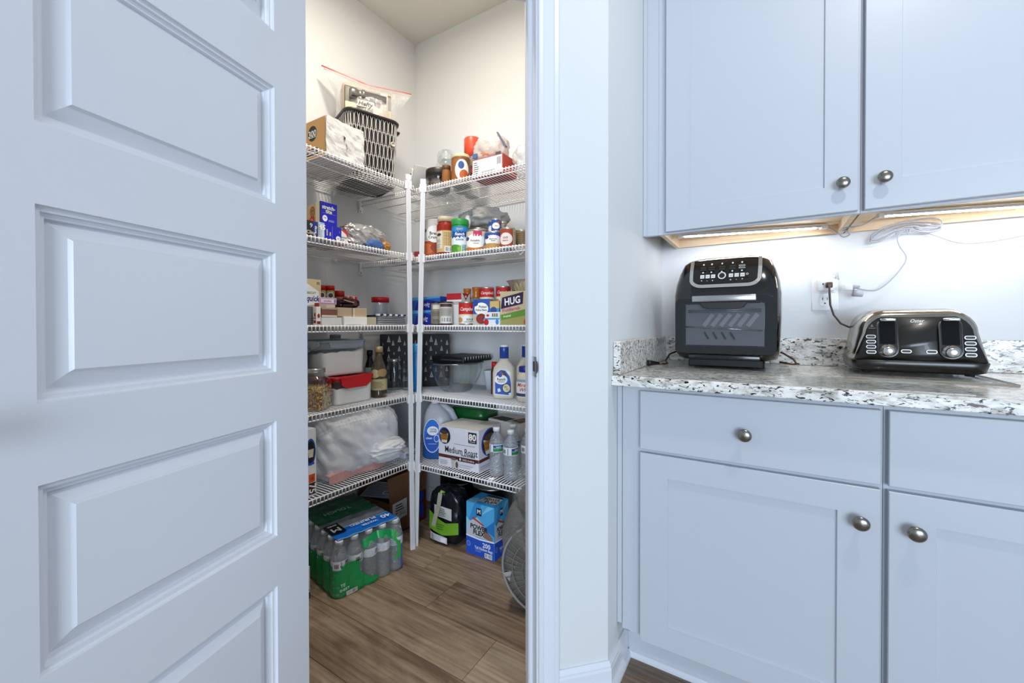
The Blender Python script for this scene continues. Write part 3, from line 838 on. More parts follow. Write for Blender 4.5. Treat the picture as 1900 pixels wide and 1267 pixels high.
# ================================================================== TOP SHELF, BACK
t = thing('slicer', 'white slicer with a black slot tilted by the top shelf corner', 'slicer', (-1.583, 1.61, ZR[0]), -0.35)
mb = MB(); mb.T = Matrix.Rotation(0.42, 4, 'Y') @ Matrix.Translation((0, 0, 0.02))
mb.box(-0.035, 0.0, -0.045, 0.045, 0, 0.125, M('#e7e7e4', 0.4), 0.004, 2); mb.obj('frame', t)
mb = MB(); mb.T = Matrix.Rotation(0.42, 4, 'Y') @ Matrix.Translation((0, 0, 0.02))
mb.box(0.0004, 0.018, -0.045, 0.045, 0.005, 0.15, M('#bdbdb9', 0.35), 0.003, 2); mb.obj('back_plate', t)
mb = MB(); mb.T = Matrix.Rotation(0.42, 4, 'Y') @ Matrix.Translation((0, 0, 0.02))
mb.box(-0.025, -0.012, -0.047, -0.0445, 0.02, 0.10, M('#1a1a1a', 0.5)); mb.obj('slot', t)

RA = 0.63      # turn towards the doorway for round things on the back shelves
LA = 0.95      # and on the left shelves
jar('canister', 'low glass canister with wide black lid on the top shelf', 'jar', (-1.418, 1.60, ZR[0]), RA, 0.058, 0.112, GLASS, '#2b2522', 0.036, 0.066, '#5a4a3c', 0.05)
t = thing('glass_jar', 'tall clear empty glass jar at the back of the top shelf', 'jar', (-1.475, 1.725, ZR[0]), RA)
MB().lathe([(0.052, 0), (0.056, 0.006), (0.056, 0.19), (0.050, 0.205), (0.0465, 0.212)], GLASS, 32).obj('glass', t)
MB().lathe([(0.048, 0.2115), (0.049, 0.214), (0.049, 0.245), (0.044, 0.262), (0.030, 0.268), (0, 0.269)], film('jar_cap_glass', '#eef2f0', 0.12, 0.5, 0.04, 0.12, '#e8eceb'), 32).obj('lid', t)
jar('sauce_jar', 'glass jar with cream lid on the back top shelf', 'jar', (-1.315, 1.65, ZR[0]), RA, 0.040, 0.185, GLASS, '#cfc49c', 0.042, 0.0405, '#c9c5bb', 0.10)
def f_amber(p): p.rect(0.05, 0.05, 0.5, 0.95, '#8e5524').ell(0.55, 0.5, 0.24, 0.42, '#efe9df').ell(0.52, 0.68, 0.10, 0.16, '#2b4a86').ell(0.62, 0.28, 0.16, 0.22, '#b4571e')
can('sauce_tin', 'brown drum with white round label beside the red and white box', 'drum', (-1.252, 1.568, ZR[0]), RA, 0.046, 0.128, '#7b4a22', f_amber, lid='#8a6a3e')
jar('amber_jar', 'amber glass jar behind the black lidded canister', 'jar', (-1.318, 1.540, ZR[0]), RA, 0.022, 0.10, M('#8c5a2c', 0.15), '#6b4a2a', 0.02)
def f_red(p): p.rect(0, 0.0, 1, 0.7, '#2a2122').ell(0.35, 0.75, 0.25, 0.14, '#5c7a4a').txt('C', 0.55, 0.35, 0.3, '#cc2f2a')
jar('syrup_bottle', 'clear bottle with tall red cap and black label on top shelf', 'bottle', (-1.313, 1.737, ZR[0]), RA, 0.040, 0.300, PET, '#dd4a2c', 0.100, 0.0415, '#e9e4d6', 0.13, neck=0.039, fn=f_red, lz=(0.3, 0.62))
def f_nutr(p):
    p.rect(0.03, 0.04, 0.97, 0.96, '#e6e4e0').lines(0.06, 0.1, 0.26, 0.9, 7, '#4a4a4a', 3).rect(0.30, 0.35, 0.78, 0.88, '#f6f6f4').lines(0.33, 0.10, 0.76, 0.3, 4, '#6b6b6b', 5).barcode(0.80, 0.4, 0.95, 0.92)
carton('snack_box', 'red box with white printed side panel on the back top shelf', 'box', (-1.065, 1.575, ZR[0]), 0.0, (0.168, 0.115, 0.082), '#b3361f', {'f': f_nutr, 'r': lambda p: p.rect(0.1, 0.1, 0.9, 0.5, '#c9452c')})
t = thing('snack_bag', 'printed clear zip bag of snacks leaning above the red snack box', 'bag', (-1.10, 1.600, ZR[0] + 0.083), 0.1)
mb = MB(); blob(mb, (0.165, 0.10, 0.125), film('snack_film', '#efe6e0', 0.08, 0.4, 0.2, 0.62, '#d9cfc6', 0.6), 4, 4, 0.18, 2.4, 2.6, True, True); mb.obj('bag_film', t)
mb = MB(); blob(mb, (0.115, 0.07, 0.055), M('#b77b5c', 0.6), 9, 3, 0.25, 3.5, 2.2, True, False, True, (0.0, -0.012, 0.005)); mb.obj('snacks', t)
MB().bar((0.052, -0.035, 0.122), (0.094, -0.03, 0.052), 0.016, 0.006, M('#5d6478', 0.4), (0, 1, 0)).obj('zip_strip', t)
MB().box(-0.07, -0.045, -0.052, -0.048, 0.02, 0.04, M('#3c5f8e')).box(0.05, 0.075, -0.05, -0.046, 0.008, 0.03, M('#3d464f')).obj('printing', t)
t = thing('clear_bag', 'crumpled empty clear plastic bag at the right end of the top shelf', 'bag', (-0.925, 1.63, ZR[0]), 0)
mb = MB(); blob(mb, (0.108, 0.13, 0.135), BAGCLEAR, 12, 4, 0.35, 2.6, 2.2, True, True); mb.obj('bag_film', t)

# ================================================================== SECOND SHELF, LEFT
def f_cookie(p):
    p.rect(0, 0, 1, 1, '#c4a878').ell(0.72, 0.66, 0.2, 0.26, '#7c4a1e').ell(0.72, 0.66, 0.15, 0.2, '#b07a3e').ell(0.66, 0.70, 0.03, 0.05, '#2c1a10').ell(0.78, 0.72, 0.03, 0.05, '#2c1a10').ell(0.72, 0.56, 0.03, 0.04, '#2c1a10')
    p.poly([(0.45, 0.0), (0.95, 0.0), (0.9, 0.42), (0.62, 0.48), (0.45, 0.3)], '#c02c1e').poly([(0.55, 0.2), (0.85, 0.12), (0.8, 0.3), (0.6, 0.36)], '#e46a50')
carton('cookie_box', 'tan box with a cookie picture on the black carton', 'box', (-1.592, 1.054, ZL[1] + 0.0645), H90, (0.074, 0.082, 0.086), '#b9945c', {'l': f_cookie})
carton('plain_carton', 'plain dark carton hidden under the cookie box', 'box', (-1.668, 1.054, ZL[1]), H90, (0.07, 0.055, 0.0640), '#2c2622', None)
def f_cnp(p): p.rect(0, 0, 1, 1, '#14161c').rect(0.62, 0, 1, 1, '#1a2c86').txt('Cling', 0.46, 0.3, 0.2, '#d8cbb0').txt('9', 0.46, 0.72, 0.26, '#c9d0d8').txt('wrap', 0.80, 0.5, 0.16, '#e8edf6', H90)
carton('wrap_box', 'black and blue wrap carton in front of the tan cookie box', 'box', (-1.562, 0.956, ZL[1]), H90, (0.05, 0.15, 0.062), '#1a2c86', {'f': f_cnp})
def f_foil1(p): p.rect(0, 0, 1, 1, '#c9cfd2').rect(0.35, 0, 1, 1, '#a9c4dc').txt('45', 0.6, 0.72, 0.3, '#f2f5fa', 0, 0, 0.04).lines(0.08, 0.1, 0.3, 0.9, 6, '#77746c', 3).ell(0.75, 0.3, 0.18, 0.25, '#cfdfee')
carton('foil_box', 'pale blue and silver foil carton beside the blue wrap cartons', 'box', (-1.552, 0.9955, ZL[1]), H90, (0.026, 0.135, 0.064), '#b9c6d2', {'f': f_foil1, 'l': f_foil1})
def f_str(p):
    p.rect(0, 0, 1, 1, '#1216b4').txt('stretch-', 0.48, 0.80, 0.155, '#e9efdc', 0, 0, 0.03, w=0.8).txt('tite', 0.48, 0.64, 0.15, '#e6e9c4', 0, 0, 0.03).rect(0.08, 0.54, 0.92, 0.55, '#8f98e8')
    p.ell(0.24, 0.33, 0.15, 0.13, '#f2f4fa').txt('100', 0.24, 0.35, 0.06, '#1d2a6a').lines(0.45, 0.22, 0.86, 0.32, 2, '#a8b0ee', 5)
carton('wrap_box', 'upright royal blue stretch wrap carton standing behind the others', 'box', (-1.533, 1.0515, ZL[1] + 0.0605), H90, (0.073, 0.032, 0.097), '#1216b4', {'f': f_str, 'l': lambda p: p.rect(0, 0, 1, 1, '#d9d2b4').rect(0.8, 0, 1, 1, '#15151c')})
def f_str2(p):
    p.rect(0, 0, 1, 1, '#1216b4').txt('stretch', 0.12, 0.5, 0.10, '#e9efdc', H90, 0, 0.03, ).txt('tite', 0.30, 0.42, 0.13, '#e6dca4', H90, 0, 0.03).rect(0.44, 0.05, 0.455, 0.95, '#8f98e8').ell(0.80, 0.22, 0.15, 0.17, '#f2f4fa').txt('100', 0.8, 0.22, 0.07, '#1d2a6a').txt('wrap', 0.86, 0.66, 0.05, '#a8b0ee', H90)
carton('wrap_box', 'royal blue stretch wrap carton lying under the upright one', 'box', (-1.560, 1.0475, ZL[1]), H90, (0.074, 0.15, 0.060), '#1216b4', {'f': f_str2})
def f_redp(p): p.rect(0, 0, 1, 1, '#c8201a').ell(0.68, 0.38, 0.24, 0.36, '#f2f0ee').ell(0.68, 0.38, 0.15, 0.24, '#3d62a8').rect(0.0, 0, 0.06, 1, '#e8e8e8')
carton('foil_box', 'red carton with a white oval, upright behind the white foil carton', 'box', (-1.672, 1.145, ZL[1] + 0.0605), H90, (0.046, 0.08, 0.075), '#c8201a', {'f': f_redp})
carton('plain_carton', 'plain cream carton under the red upright carton', 'box', (-1.672, 1.145, ZL[1]), H90, (0.046, 0.08, 0.0600), '#b5382a', None)
def f_alu(p):
    p.rect(0, 0, 1, 1, '#c23a2a').poly([(0, 0.12), (1, 0.16), (1, 0.42), (0.8, 0.72), (0.4, 0.9), (0, 0.95)], '#efeee9').ell(0.13, 0.72, 0.14, 0.15, '#2c7fae').txt('Aluminum', 0.5, 0.48, 0.12, '#2b3c6e', w=0.8).txt('foil', 0.45, 0.3, 0.1, '#2b3c6e')
carton('foil_box', 'white and red aluminium foil carton at the shelf front', 'box', (-1.548, 1.107, ZL[1]), H90, (0.042, 0.09, 0.058), '#c23a2a', {'f': f_alu})
t = thing('chip_bag', 'crumpled silver bag with blue and orange print on the second left shelf', 'bag', (-1.565, 1.252, ZL[1]), H90)
SILV = bumpy('silver_foil', '#c6c5c3', 0.22, 40, 0.5, 0.004, 0.1)
SILV.node_tree.nodes['Principled BSDF'].inputs['Metallic'].default_value = 0.65
mb = MB(); blob(mb, (0.225, 0.12, 0.112), SILV, 3, 5, 0.16, 2.4, 2.6, True, False, fold=(1.6, 1, 0.7), fine=0.3); mb.obj('foil_bag', t)
mb = MB(); blob(mb, (0.10, 0.045, 0.05), M('#4a6ca6', 0.3), 5, 3, 0.2, 3, 2.5, True, False, True, (0.024, -0.050, 0)); blob(mb, (0.055, 0.06, 0.052), M('#b57a2c', 0.3), 6, 3, 0.2, 3, 2.5, True, False, True, (0.085, -0.040, 0)); mb.obj('printed_corner', t)
t = thing('flat_bag', 'flat beige paper bag in the corner of the second shelf', 'bag', (-1.66, 1.59, ZR[1]), 0.8)
mb = MB(); blob(mb, (0.16, 0.12, 0.05), M('#c5bcae', 0.7), 8, 3, 0.15, 2.6, 3, True, False); mb.obj('paper_bag', t)

# ================================================================== SECOND SHELF, BACK
carton('soup_packet', 'small pink and cream packet next to the white crumb canister', 'packet', (-1.555, 1.62, ZR[1]), 0.2, (0.075, 0.05, 0.068), '#c9a39a', {'f': lambda p: p.rect(0.1, 0.3, 1, 0.75, '#b0414a').rect(0, 0.78, 1, 1, '#e2d8d0')})
def f_crumb(p):
    p.rect(-0.1, 0, 1.1, 0.42, '#a8431f').ell(0.3, 0.2, 0.25, 0.16, '#c76a3a').ell(0.7, 0.24, 0.25, 0.14, '#8e3518').ell(0.58, 0.62, 0.27, 0.24, '#f6f5f1').ell(0.26, 0.72, 0.06, 0.05, '#2c4a86')
    p.txt('Bread', 0.58, 0.64, 0.085, '#3b2620', w=0.4).txt('Crumbs', 0.58, 0.53, 0.075, '#3b2620', w=0.42)
can('crumb_canister', 'white bread crumb canister behind the slotted pole', 'canister', (-1.435, 1.575, ZR[1]), RA, 0.052, 0.188, '#d6d1c8', f_crumb, lid='#d9d4ca')
def f_tan(p): p.rect(0.12, 0.05, 0.86, 0.95, '#c8ab74').lines(0.45, 0.35, 0.82, 0.9, 9, '#7a5a34', 4).rect(0.14, 0.2, 0.40, 0.92, '#d9d3c4').ell(0.27, 0.78, 0.09, 0.06, '#3b2c26').lines(0.16, 0.24, 0.38, 0.66, 7, '#8b8478', 7).barcode(0.48, 0.05, 0.8, 0.28, 6)
jar('sauce_jar', 'red sauce jar with cream lid and tan label', 'jar', (-1.332, 1.553, ZR[1]), RA, 0.046, 0.186, M('#8f2416', 0.15), '#d6c3a2', 0.022, 0.042, fn=f_tan, lz=(0.05, 0.66), neck=0.038)
def f_parm(p):
    p.rect(0, 0, 1, 1, '#dfe9ee').rect(0, 0.62, 1, 1, '#2a86c8').poly([(0.12, 0.55), (0.88, 0.55), (0.78, 0.84), (0.22, 0.84)], '#1b3f8c').txt('KRAFT', 0.5, 0.90, 0.06, '#e7c23a').txt('Ranch', 0.5, 0.71, 0.11, '#f2f6fa', 0, 0.15, w=0.5).txt('SHAKER', 0.5, 0.49, 0.06, '#1b3f8c')
    p.ell(0.28, 0.1, 0.35, 0.2, '#4c8f2e').ell(0.72, 0.12, 0.3, 0.18, '#7fae3c').rect(0.56, 0.04, 0.84, 0.36, '#d9e6ee').lines(0.59, 0.08, 0.82, 0.32, 5, '#3d78a8', 2)
can('cheese_shaker', 'blue and green shaker with green lid between sauce jar and cream can', 'shaker', (-1.243, 1.549, ZR[1]), RA, 0.040, 0.132, '#dfe9ee', f_parm, lid='#1f8a3c')
_t = [o for o in C.objects if o.name.startswith('cheese_shaker')][0]
MB().lathe([(0.0405, 0.133), (0.041, 0.135), (0.041, 0.160), (0.038, 0.163), (0, 0.163)], M('#1f8a3c', 0.4), 28).obj('lid', _t)
def f_pump(p):
    p.rect(0, 0, 1, 0.16, '#c4702a').ell(0.42, 0.47, 0.32, 0.36, '#f4f2ec').rect(0.38, 0.72, 0.62, 1, '#c22a5a').ell(0.16, 0.62, 0.09, 0.1, '#2c4a86').txt('Pumpkin', 0.43, 0.50, 0.10, '#5a4038', w=0.5).txt('Chunks', 0.46, 0.36, 0.07, '#8a6a58', w=0.4).ell(0.82, 0.22, 0.18, 0.2, '#bfae8c')
can('food_can', 'wide cream can with pink tab and white oval label', 'can', (-1.149, 1.560, ZR[1]), RA, 0.053, 0.100, '#cfc6b2', f_pump)
can('food_can', 'plain cream can behind the wide cream can', 'can', (-1.235, 1.685, ZR[1]), RA, 0.042, 0.148, '#cbbf9e', None)
t = thing('plastic_bag', 'grey plastic bag slumped over the jars on the second back shelf', 'bag', (-1.215, 1.70, ZR[1] + 0.150), 0.25)
mb = MB(); blob(mb, (0.24, 0.15, 0.095), BAGGREY, 21, 4, 0.45, 2.0, 1.9, True, True); mb.obj('bag_film', t)
MB().tube([(-0.06, -0.05, 0.06), (-0.055, -0.07, 0.04), (-0.05, -0.078, 0.01), (-0.046, -0.08, -0.015)], [0.004, 0.016, 0.014, 0.003], M('#d9d6d0', 0.5), 8).obj('handle_tail', t)
def f_blue(p): p.rect(0, 0, 1, 1, '#2b4f9c').ell(0.45, 0.52, 0.33, 0.34, '#f0efe9').ell(0.22, 0.72, 0.08, 0.1, '#1d3672').txt('Mushroom', 0.46, 0.60, 0.08, '#4a3c34', w=0.5).txt('Stems', 0.46, 0.48, 0.08, '#4a3c34', w=0.45).ell(0.4, 0.12, 0.36, 0.2, '#b98f52').rect(0.82, 0, 1, 1, '#cfcabc')
can('food_can', 'wide blue can with white oval under the small cans', 'can', (-1.051, 1.550, ZR[1]), RA, 0.043, 0.080, '#2b4f9c', f_blue)
def f_bl1(p): p.rect(0, 0, 0.9, 1, '#2b4f9c').ell(0.3, 0.35, 0.24, 0.3, '#dfe3e6').rect(0.78, 0, 0.9, 1, '#dad6cc')
def f_bl2(p): p.rect(0, 0, 1, 1, '#2b4f9c').ell(0.5, 0.42, 0.3, 0.3, '#f2efe9').txt('fish', 0.5, 0.42, 0.12, '#b04a2a').ell(0.72, 0.8, 0.12, 0.1, '#c24a2c')
can('small_can', 'small blue can at the left on the wide blue can', 'can', (-1.075, 1.575, ZR[1] + 0.0803), 0.8, 0.0205, 0.060, '#2b4f9c', f_bl1, 'small cans stacked on the wide blue can')
can('small_can', 'small blue can with white oval on the wide blue can', 'can', (-1.039, 1.548, ZR[1] + 0.0803), 0.6, 0.0205, 0.060, '#2b4f9c', f_bl2, 'small cans stacked on the wide blue can')
can('small_can', 'small grey striped can at the right on the wide blue can', 'can', (-1.030, 1.590, ZR[1] + 0.0803), 0.6, 0.0165, 0.055, '#7a6e68', lambda p: p.lines(0.1, 0.1, 0.9, 0.9, 6, '#c9b9a8', 4), 'small cans stacked on the wide blue can')
def f_tom(p): p.rect(0, 0, 0.7, 1, '#a53d22').ell(0.38, 0.42, 0.3, 0.36, '#efe4da').txt('chili', 0.38, 0.5, 0.14, '#9a3524', w=0.4).txt('beans', 0.38, 0.33, 0.1, '#9a3524', w=0.4).rect(0.7, 0, 1, 1, '#b5aa94').lines(0.74, 0.1, 0.98, 0.9, 7, '#7a7060', 3)
can('food_can', 'brick red can with white oval at the right of second shelf', 'can', (-0.968, 1.535, ZR[1]), 0.6, 0.034, 0.086, '#a53d22', f_tom)
can('food_can', 'tan ribbed can behind the brick red can', 'can', (-0.945, 1.618, ZR[1]), 0.6, 0.036, 0.090, '#8f7752', lambda p: p.lines(0.02, 0.05, 0.98, 0.95, 8, '#6d5a3c', 4))
carton('spice_packet', 'slim blue packet standing beside the brick red can', 'packet', (-1.004, 1.585, ZR[1]), 0.1, (0.016, 0.05, 0.072), '#2a6aa8', {'f': lambda p: p.lines(0.1, 0.1, 0.9, 0.9, 5, '#7fb0dc', 4)})
# ================================================================== THIRD SHELF, LEFT
def f_bisq(p):
    p.rect(0, 0, 1, 1, '#cdbd93').rect(0.0, 0.0, 1, 0.40, '#5f666b').poly([(0.46, 0.92), (0.92, 0.74), (0.97, 0.46), (0.46, 0.42)], '#eef1f2').txt('quick', 0.73, 0.58, 0.12, '#25367c', 0, 0.3, 0.03, w=0.46).txt('BISCUIT', 0.66, 0.70, 0.045, '#7a8a3c').txt('32', 0.9, 0.92, 0.05, '#4a4030')
    for k in range(9): p.rect(0.05, 0.02 + k * 0.042, 1, 0.035 + k * 0.042, '#878d90'); p.k -= 1
carton('biscuit_mix_box', 'tall tan and grey baking mix box at the left end of third shelf', 'box', (-1.566, 0.952, ZL[2]), H90, (0.122, 0.10, 0.178), '#c4b48b', {'f': f_bisq})
t = carton('flour_packet', 'narrow white packet with red cap print in front of white boxes', 'packet', (-1.492, 0.9795, ZL[2]), H90, (0.019, 0.022, 0.07), '#e9e2de', {'l': lambda p: (p.rect(0.2, 0.1, 0.9, 0.24, '#7a3028'), p.ell(0.6, 0.55, 0.2, 0.12, '#9a2a26'), p.rect(0.2, 0.34, 0.9, 0.4, '#b9483e')), 'f': lambda p: (p.rect(0.1, 0.04, 0.9, 0.2, '#7a3028'), p.ell(0.5, 0.5, 0.3, 0.12, '#9a2a26'))})
MB().box(-0.006, 0.006, -0.008, 0.008, 0.0702, 0.085, M('#8e2a22', 0.4), 0.002).obj('cap', t)
carton('small_white_box', 'long white box lying at the left front of third shelf', 'box', (-1.560, 1.040, ZL[2]), H90, (0.092, 0.15, 0.030), '#d9d9d8', None)
t = carton('small_white_box', 'bright white box lying at the front of third shelf', 'box', (-1.555, 1.146, ZL[2]), H90, (0.114, 0.16, 0.033), '#f4f4f2', {'f': lambda p: p.lines(0.1, 0.02, 0.95, 0.12, 1, '#8a8a8a', 3)})
carton('cream_box', 'short cream box at the right of the white boxes', 'box', (-1.535, 1.234, ZL[2]), H90, (0.052, 0.10, 0.033), '#bdb69c', None)
carton('brown_box', 'brown tea box lying on the long white box', 'box', (-1.545, 1.029, ZL[2] + 0.0305), H90, (0.068, 0.12, 0.036), '#7d5240', {'f': lambda p: p.rect(0, 0, 1, 0.22, '#d9cdbd').rect(0, 0.85, 1, 1, '#b39a86')})
carton('tan_box', 'tan cube box beside the brown tea box', 'box', (-1.545, 1.101, ZL[2] + 0.0335), H90, (0.071, 0.12, 0.037), '#b9a489', {'f': lambda p: p.rect(0.94, 0, 1, 1, '#8f7b64')})
carton('tan_box', 'tan cube box at the right end of the upper row of boxes', 'box', (-1.545, 1.174, ZL[2] + 0.0335), H90, (0.071, 0.12, 0.037), '#c0aa8c', {'f': lambda p: p.rect(0, 0, 0.12, 1, '#d8ccb4')})
carton('tan_carton', 'flat light carton under the pink box', 'box', (-1.56, 1.036, ZL[2] + 0.0668), H90, (0.075, 0.10, 0.016), '#b7ab98', {'f': lambda p: p.rect(0.45, 0.1, 0.95, 0.9, '#cfc6b8')})
carton('pink_box', 'pink and white cake decorating box on top of the tan cartons', 'box', (-1.560, 1.041, ZL[2] + 0.0830), H90, (0.077, 0.10, 0.026), '#d8b6d2', {'f': lambda p: (p.rect(0.04, 0.12, 0.96, 0.88, '#b78ab8'), p.rect(0.07, 0.2, 0.93, 0.8, '#ecdff0'), p.txt('candles', 0.45, 0.5, 0.3, '#a05a9a', 0, 0.2, w=0.5), p.ell(0.88, 0.5, 0.04, 0.3, '#7a55a8'))})
# cocoa and cans stand on a hidden riser box behind
carton('riser_box', 'dark storage box behind the small boxes carrying tins and jars', 'box', (-1.685, 1.115, ZL[2]), H90, (0.24, 0.13, 0.108), '#2a1d1a', None)
def f_bak(p): p.rect(0, 0, 1, 1, '#7c1322').rect(0, 0.72, 1, 1, '#d8d4da').txt('baking', 0.5, 0.56, 0.16, '#efe6e8', w=0.6).txt('powder', 0.5, 0.36, 0.15, '#e6d6da', w=0.6).rect(0.1, 0.1, 0.9, 0.2, '#c9a9ae')
can('baking_powder_tin', 'dark red and white baking powder tin', 'tin', (-1.672, 1.073, ZL[2] + 0.1085), LA, 0.027, 0.076, '#7c1322', f_bak)
def f_spi(p): p.rect(0, 0, 1, 1, '#b7a06e').ell(0.5, 0.5, 0.3, 0.36, '#e3e0d2').ell(0.55, 0.5, 0.16, 0.26, '#3a4a44')
jar('spice_jar', 'red capped spice jar next to the baking powder tin', 'jar', (-1.682, 1.128, ZL[2] + 0.1085), LA, 0.0165, 0.066, M('#b7a06e', 0.3), '#c8221c', 0.021, 0.0168, fn=f_spi, lz=(0.05, 0.62))
jar('spice_jar', 'red capped spice jar at the right of its twin', 'jar', (-1.674, 1.164, ZL[2] + 0.1085), LA, 0.0185, 0.067, M('#b7a06e', 0.3), '#c8221c', 0.021, 0.0188, fn=f_spi, lz=(0.05, 0.62))
jar('spice_jar', 'short tan spice jar with wide red lid behind the chocolate bag', 'jar', (-1.670, 1.208, ZL[2] + 0.1085), LA, 0.021, 0.046, M('#a9834c', 0.3), '#b81d1a', 0.026, 0.0225)
t = thing('chocolate_bag', 'dark brown chocolate bag with pale clips on the tan boxes', 'bag', (-1.560, 1.165, ZL[2] + 0.0708), H90)
mb = MB(); blob(mb, (0.105, 0.07, 0.046), M('#2a0f10', 0.2), 31, 3, 0.25, 2.4, 2.4, True, False); mb.obj('bag_film', t)
MB().box(0.0, 0.022, -0.040, -0.032, 0.012, 0.030, M('#5a3326', 0.4)).obj('label_patch', t)
mb = MB()
for k in range(5): mb.box(-0.012 + k * 0.014, -0.004 + k * 0.014, -0.006, 0.008, 0.040, 0.054, M('#d9a8a0' if k % 2 else '#b8343a', 0.4), 0.002)
mb.obj('ribbon', t)
MB().bar((-0.052, -0.04, 0.010), (-0.008, -0.05, 0.012), 0.012, 0.010, M('#1c1012', 0.25), (0, 1, 0)).bar((-0.045, -0.042, 0.034), (0.0, -0.048, 0.024), 0.003, 0.003, M('#cfa79c', 0.3), (0, 1, 0)).obj('clip', t)
t = thing('foil_tray_stack', 'stack of clear and navy wrapped disposable trays on third shelf', 'trays', (-1.600, 1.376, ZL[2]), H90)
mb = MB()
for k in range(4): loft(mb, [(0.002 + k * 0.010, 0.185 - 0.004 * k, 0.20, 5), (0.008 + k * 0.010, 0.195 - 0.004 * k, 0.21, 5)], [SILV, M('#aeb3bb', 0.2, 0.5)][k % 2], 36)
mb.obj('trays', t)
mb = MB()
for k in range(11): mb.box(-0.09 + k * 0.0175, -0.078 + k * 0.0175, -0.098, -0.08, 0.041 + 0.002 * (k % 2), 0.050, M('#1d2452' if k % 2 else '#e9ecf2', 0.3), 0.001)
mb.box(-0.09, 0.095, -0.08, 0.09, 0.040, 0.045, M('#1d2452', 0.3), 0.001); mb.obj('striped_wrap', t)
jar('plastic_jar', 'clear plastic jar with red lid beside the slotted pole', 'jar', (-1.655, 1.430, ZL[2] + 0.0455), LA, 0.042, 0.092, PET, '#c8151c', 0.024, 0.043)
# ================================================================== THIRD SHELF, BACK
def f_zip(p):
    p.rect(0, 0, 1, 1, '#2066b8').poly([(0.0, 0.75), (1, 0.9), (1, 1), (0, 1)], '#58a6dc').poly([(0.12, 0.0), (1, 0.0), (1, 0.6), (0.6, 0.78), (0.2, 0.62)], '#16289c').txt('Ziploc', 0.55, 0.36, 0.26, '#e8eefa', pi, 0.2, 0.02, w=0.6)
carton('bag_carton', 'upper blue storage bag carton behind the slotted pole', 'box', (-1.455, 1.59, ZR[2] + 0.0735), 0.0, (0.19, 0.10, 0.066), '#1c55ae', {'f': f_zip, 'r': lambda p: p.rect(0, 0, 1, 1, '#173f9c').rect(0.1, 0.3, 0.7, 0.6, '#2a62c0')})
carton('bag_carton', 'lower blue storage bag carton behind the slotted pole', 'box', (-1.455, 1.575, ZR[2]), 0.0, (0.16, 0.10, 0.073), '#1c4ca8', {'f': f_zip, 'r': lambda p: p.rect(0, 0, 1, 1, '#173f9c')})
def f_can1(p): p.rect(0, 0, 1, 1, '#8e8678').rect(0.3, 0.72, 0.8, 0.92, '#d9d2c4').lines(0.25, 0.38, 0.8, 0.62, 5, '#5a5448', 5).lines(0.3, 0.06, 0.75, 0.26, 3, '#4a443a', 6)
def f_can2(p): p.rect(0, 0, 1, 1, '#c4bfb8').rect(0.18, 0.82, 0.85, 0.97, '#4a2a30').lines(0.2, 0.40, 0.82, 0.76, 6, '#77706a', 5).barcode(0.25, 0.04, 0.8, 0.32, 9)
can('coffee_creamer_tub', 'grey tub with dark lid beside the blue cartons', 'tub', (-1.369, 1.524, ZR[2]), RA, 0.0265, 0.110, '#8e8678', f_can1, lid='#2c1518')
can('coffee_creamer_tub', 'pale tub with dark lid and bar code', 'tub', (-1.308, 1.524, ZR[2]), RA, 0.0315, 0.110, '#c4bfb8', f_can2, lid='#2c1518')
def f_cart(p): p.rect(0, 0, 1, 1, '#e3e1de').rect(0, 0.80, 1, 1, '#b3202c').lines(0.1, 0.66, 0.9, 0.76, 2, '#77706a', 2)
def f_cartr(p): p.rect(0, 0, 1, 1, '#e9e7e4').poly([(0.1, 1), (0.9, 1), (0.5, 0.78)], '#a3182a').ell(0.5, 0.9, 0.1, 0.04, '#f2e9ea').lines(0.1, 0.16, 0.9, 0.72, 11, '#77706a', 3).ell(0.78, 0.08, 0.1, 0.03, '#3a3a3a')
carton('broth_carton', 'white broth carton with red top behind the two tubs', 'carton', (-1.296, 1.60, ZR[2]), 0.1, (0.085, 0.075, 0.152), '#e6e4e0', {'f': f_cart, 'r': f_cartr})
def f_soup(p):
    p.rect(0, 0.46, 1, 1, '#c0161c').rect(0, 0.42, 1, 0.46, '#e8c98a').txt("Campbell's", 0.56, 0.72, 0.17, '#f4efe6', 0, 0.35, 0.01, w=0.66).txt('SOUP', 0.62, 0.2, 0.10, '#3a2c28', w=0.4).ell(0.2, 0.18, 0.13, 0.14, '#c98f52').lines(0.4, 0.05, 0.8, 0.14, 2, '#77706a', 3)
SG = 'red and white soup cans'
can('soup_can', 'red and white soup can at the front with full white lower half', 'can', (-1.192, 1.535, ZR[2]), RA, 0.0385, 0.106, '#ece9e2', f_soup, SG)
can('soup_can', 'red and white soup can, left of the two on top', 'can', (-1.133, 1.610, ZR[2] + 0.0885), 0.6, 0.0345, 0.088, '#ece9e2', f_soup, SG)
can('soup_can', 'red and white soup can, right of the two on top', 'can', (-1.042, 1.612, ZR[2] + 0.0885), 0.56, 0.0345, 0.088, '#ece9e2', f_soup, SG)
can('soup_can', 'soup can under the left top can, behind the blue bean box', 'can', (-1.133, 1.612, ZR[2]), 0.6, 0.0345, 0.088, '#ddd3bf', None, SG)
can('soup_can', 'soup can under the right top can, behind the juice carton', 'can', (-1.042, 1.614, ZR[2]), 0.56, 0.0345, 0.088, '#d0d3d2', None, SG)
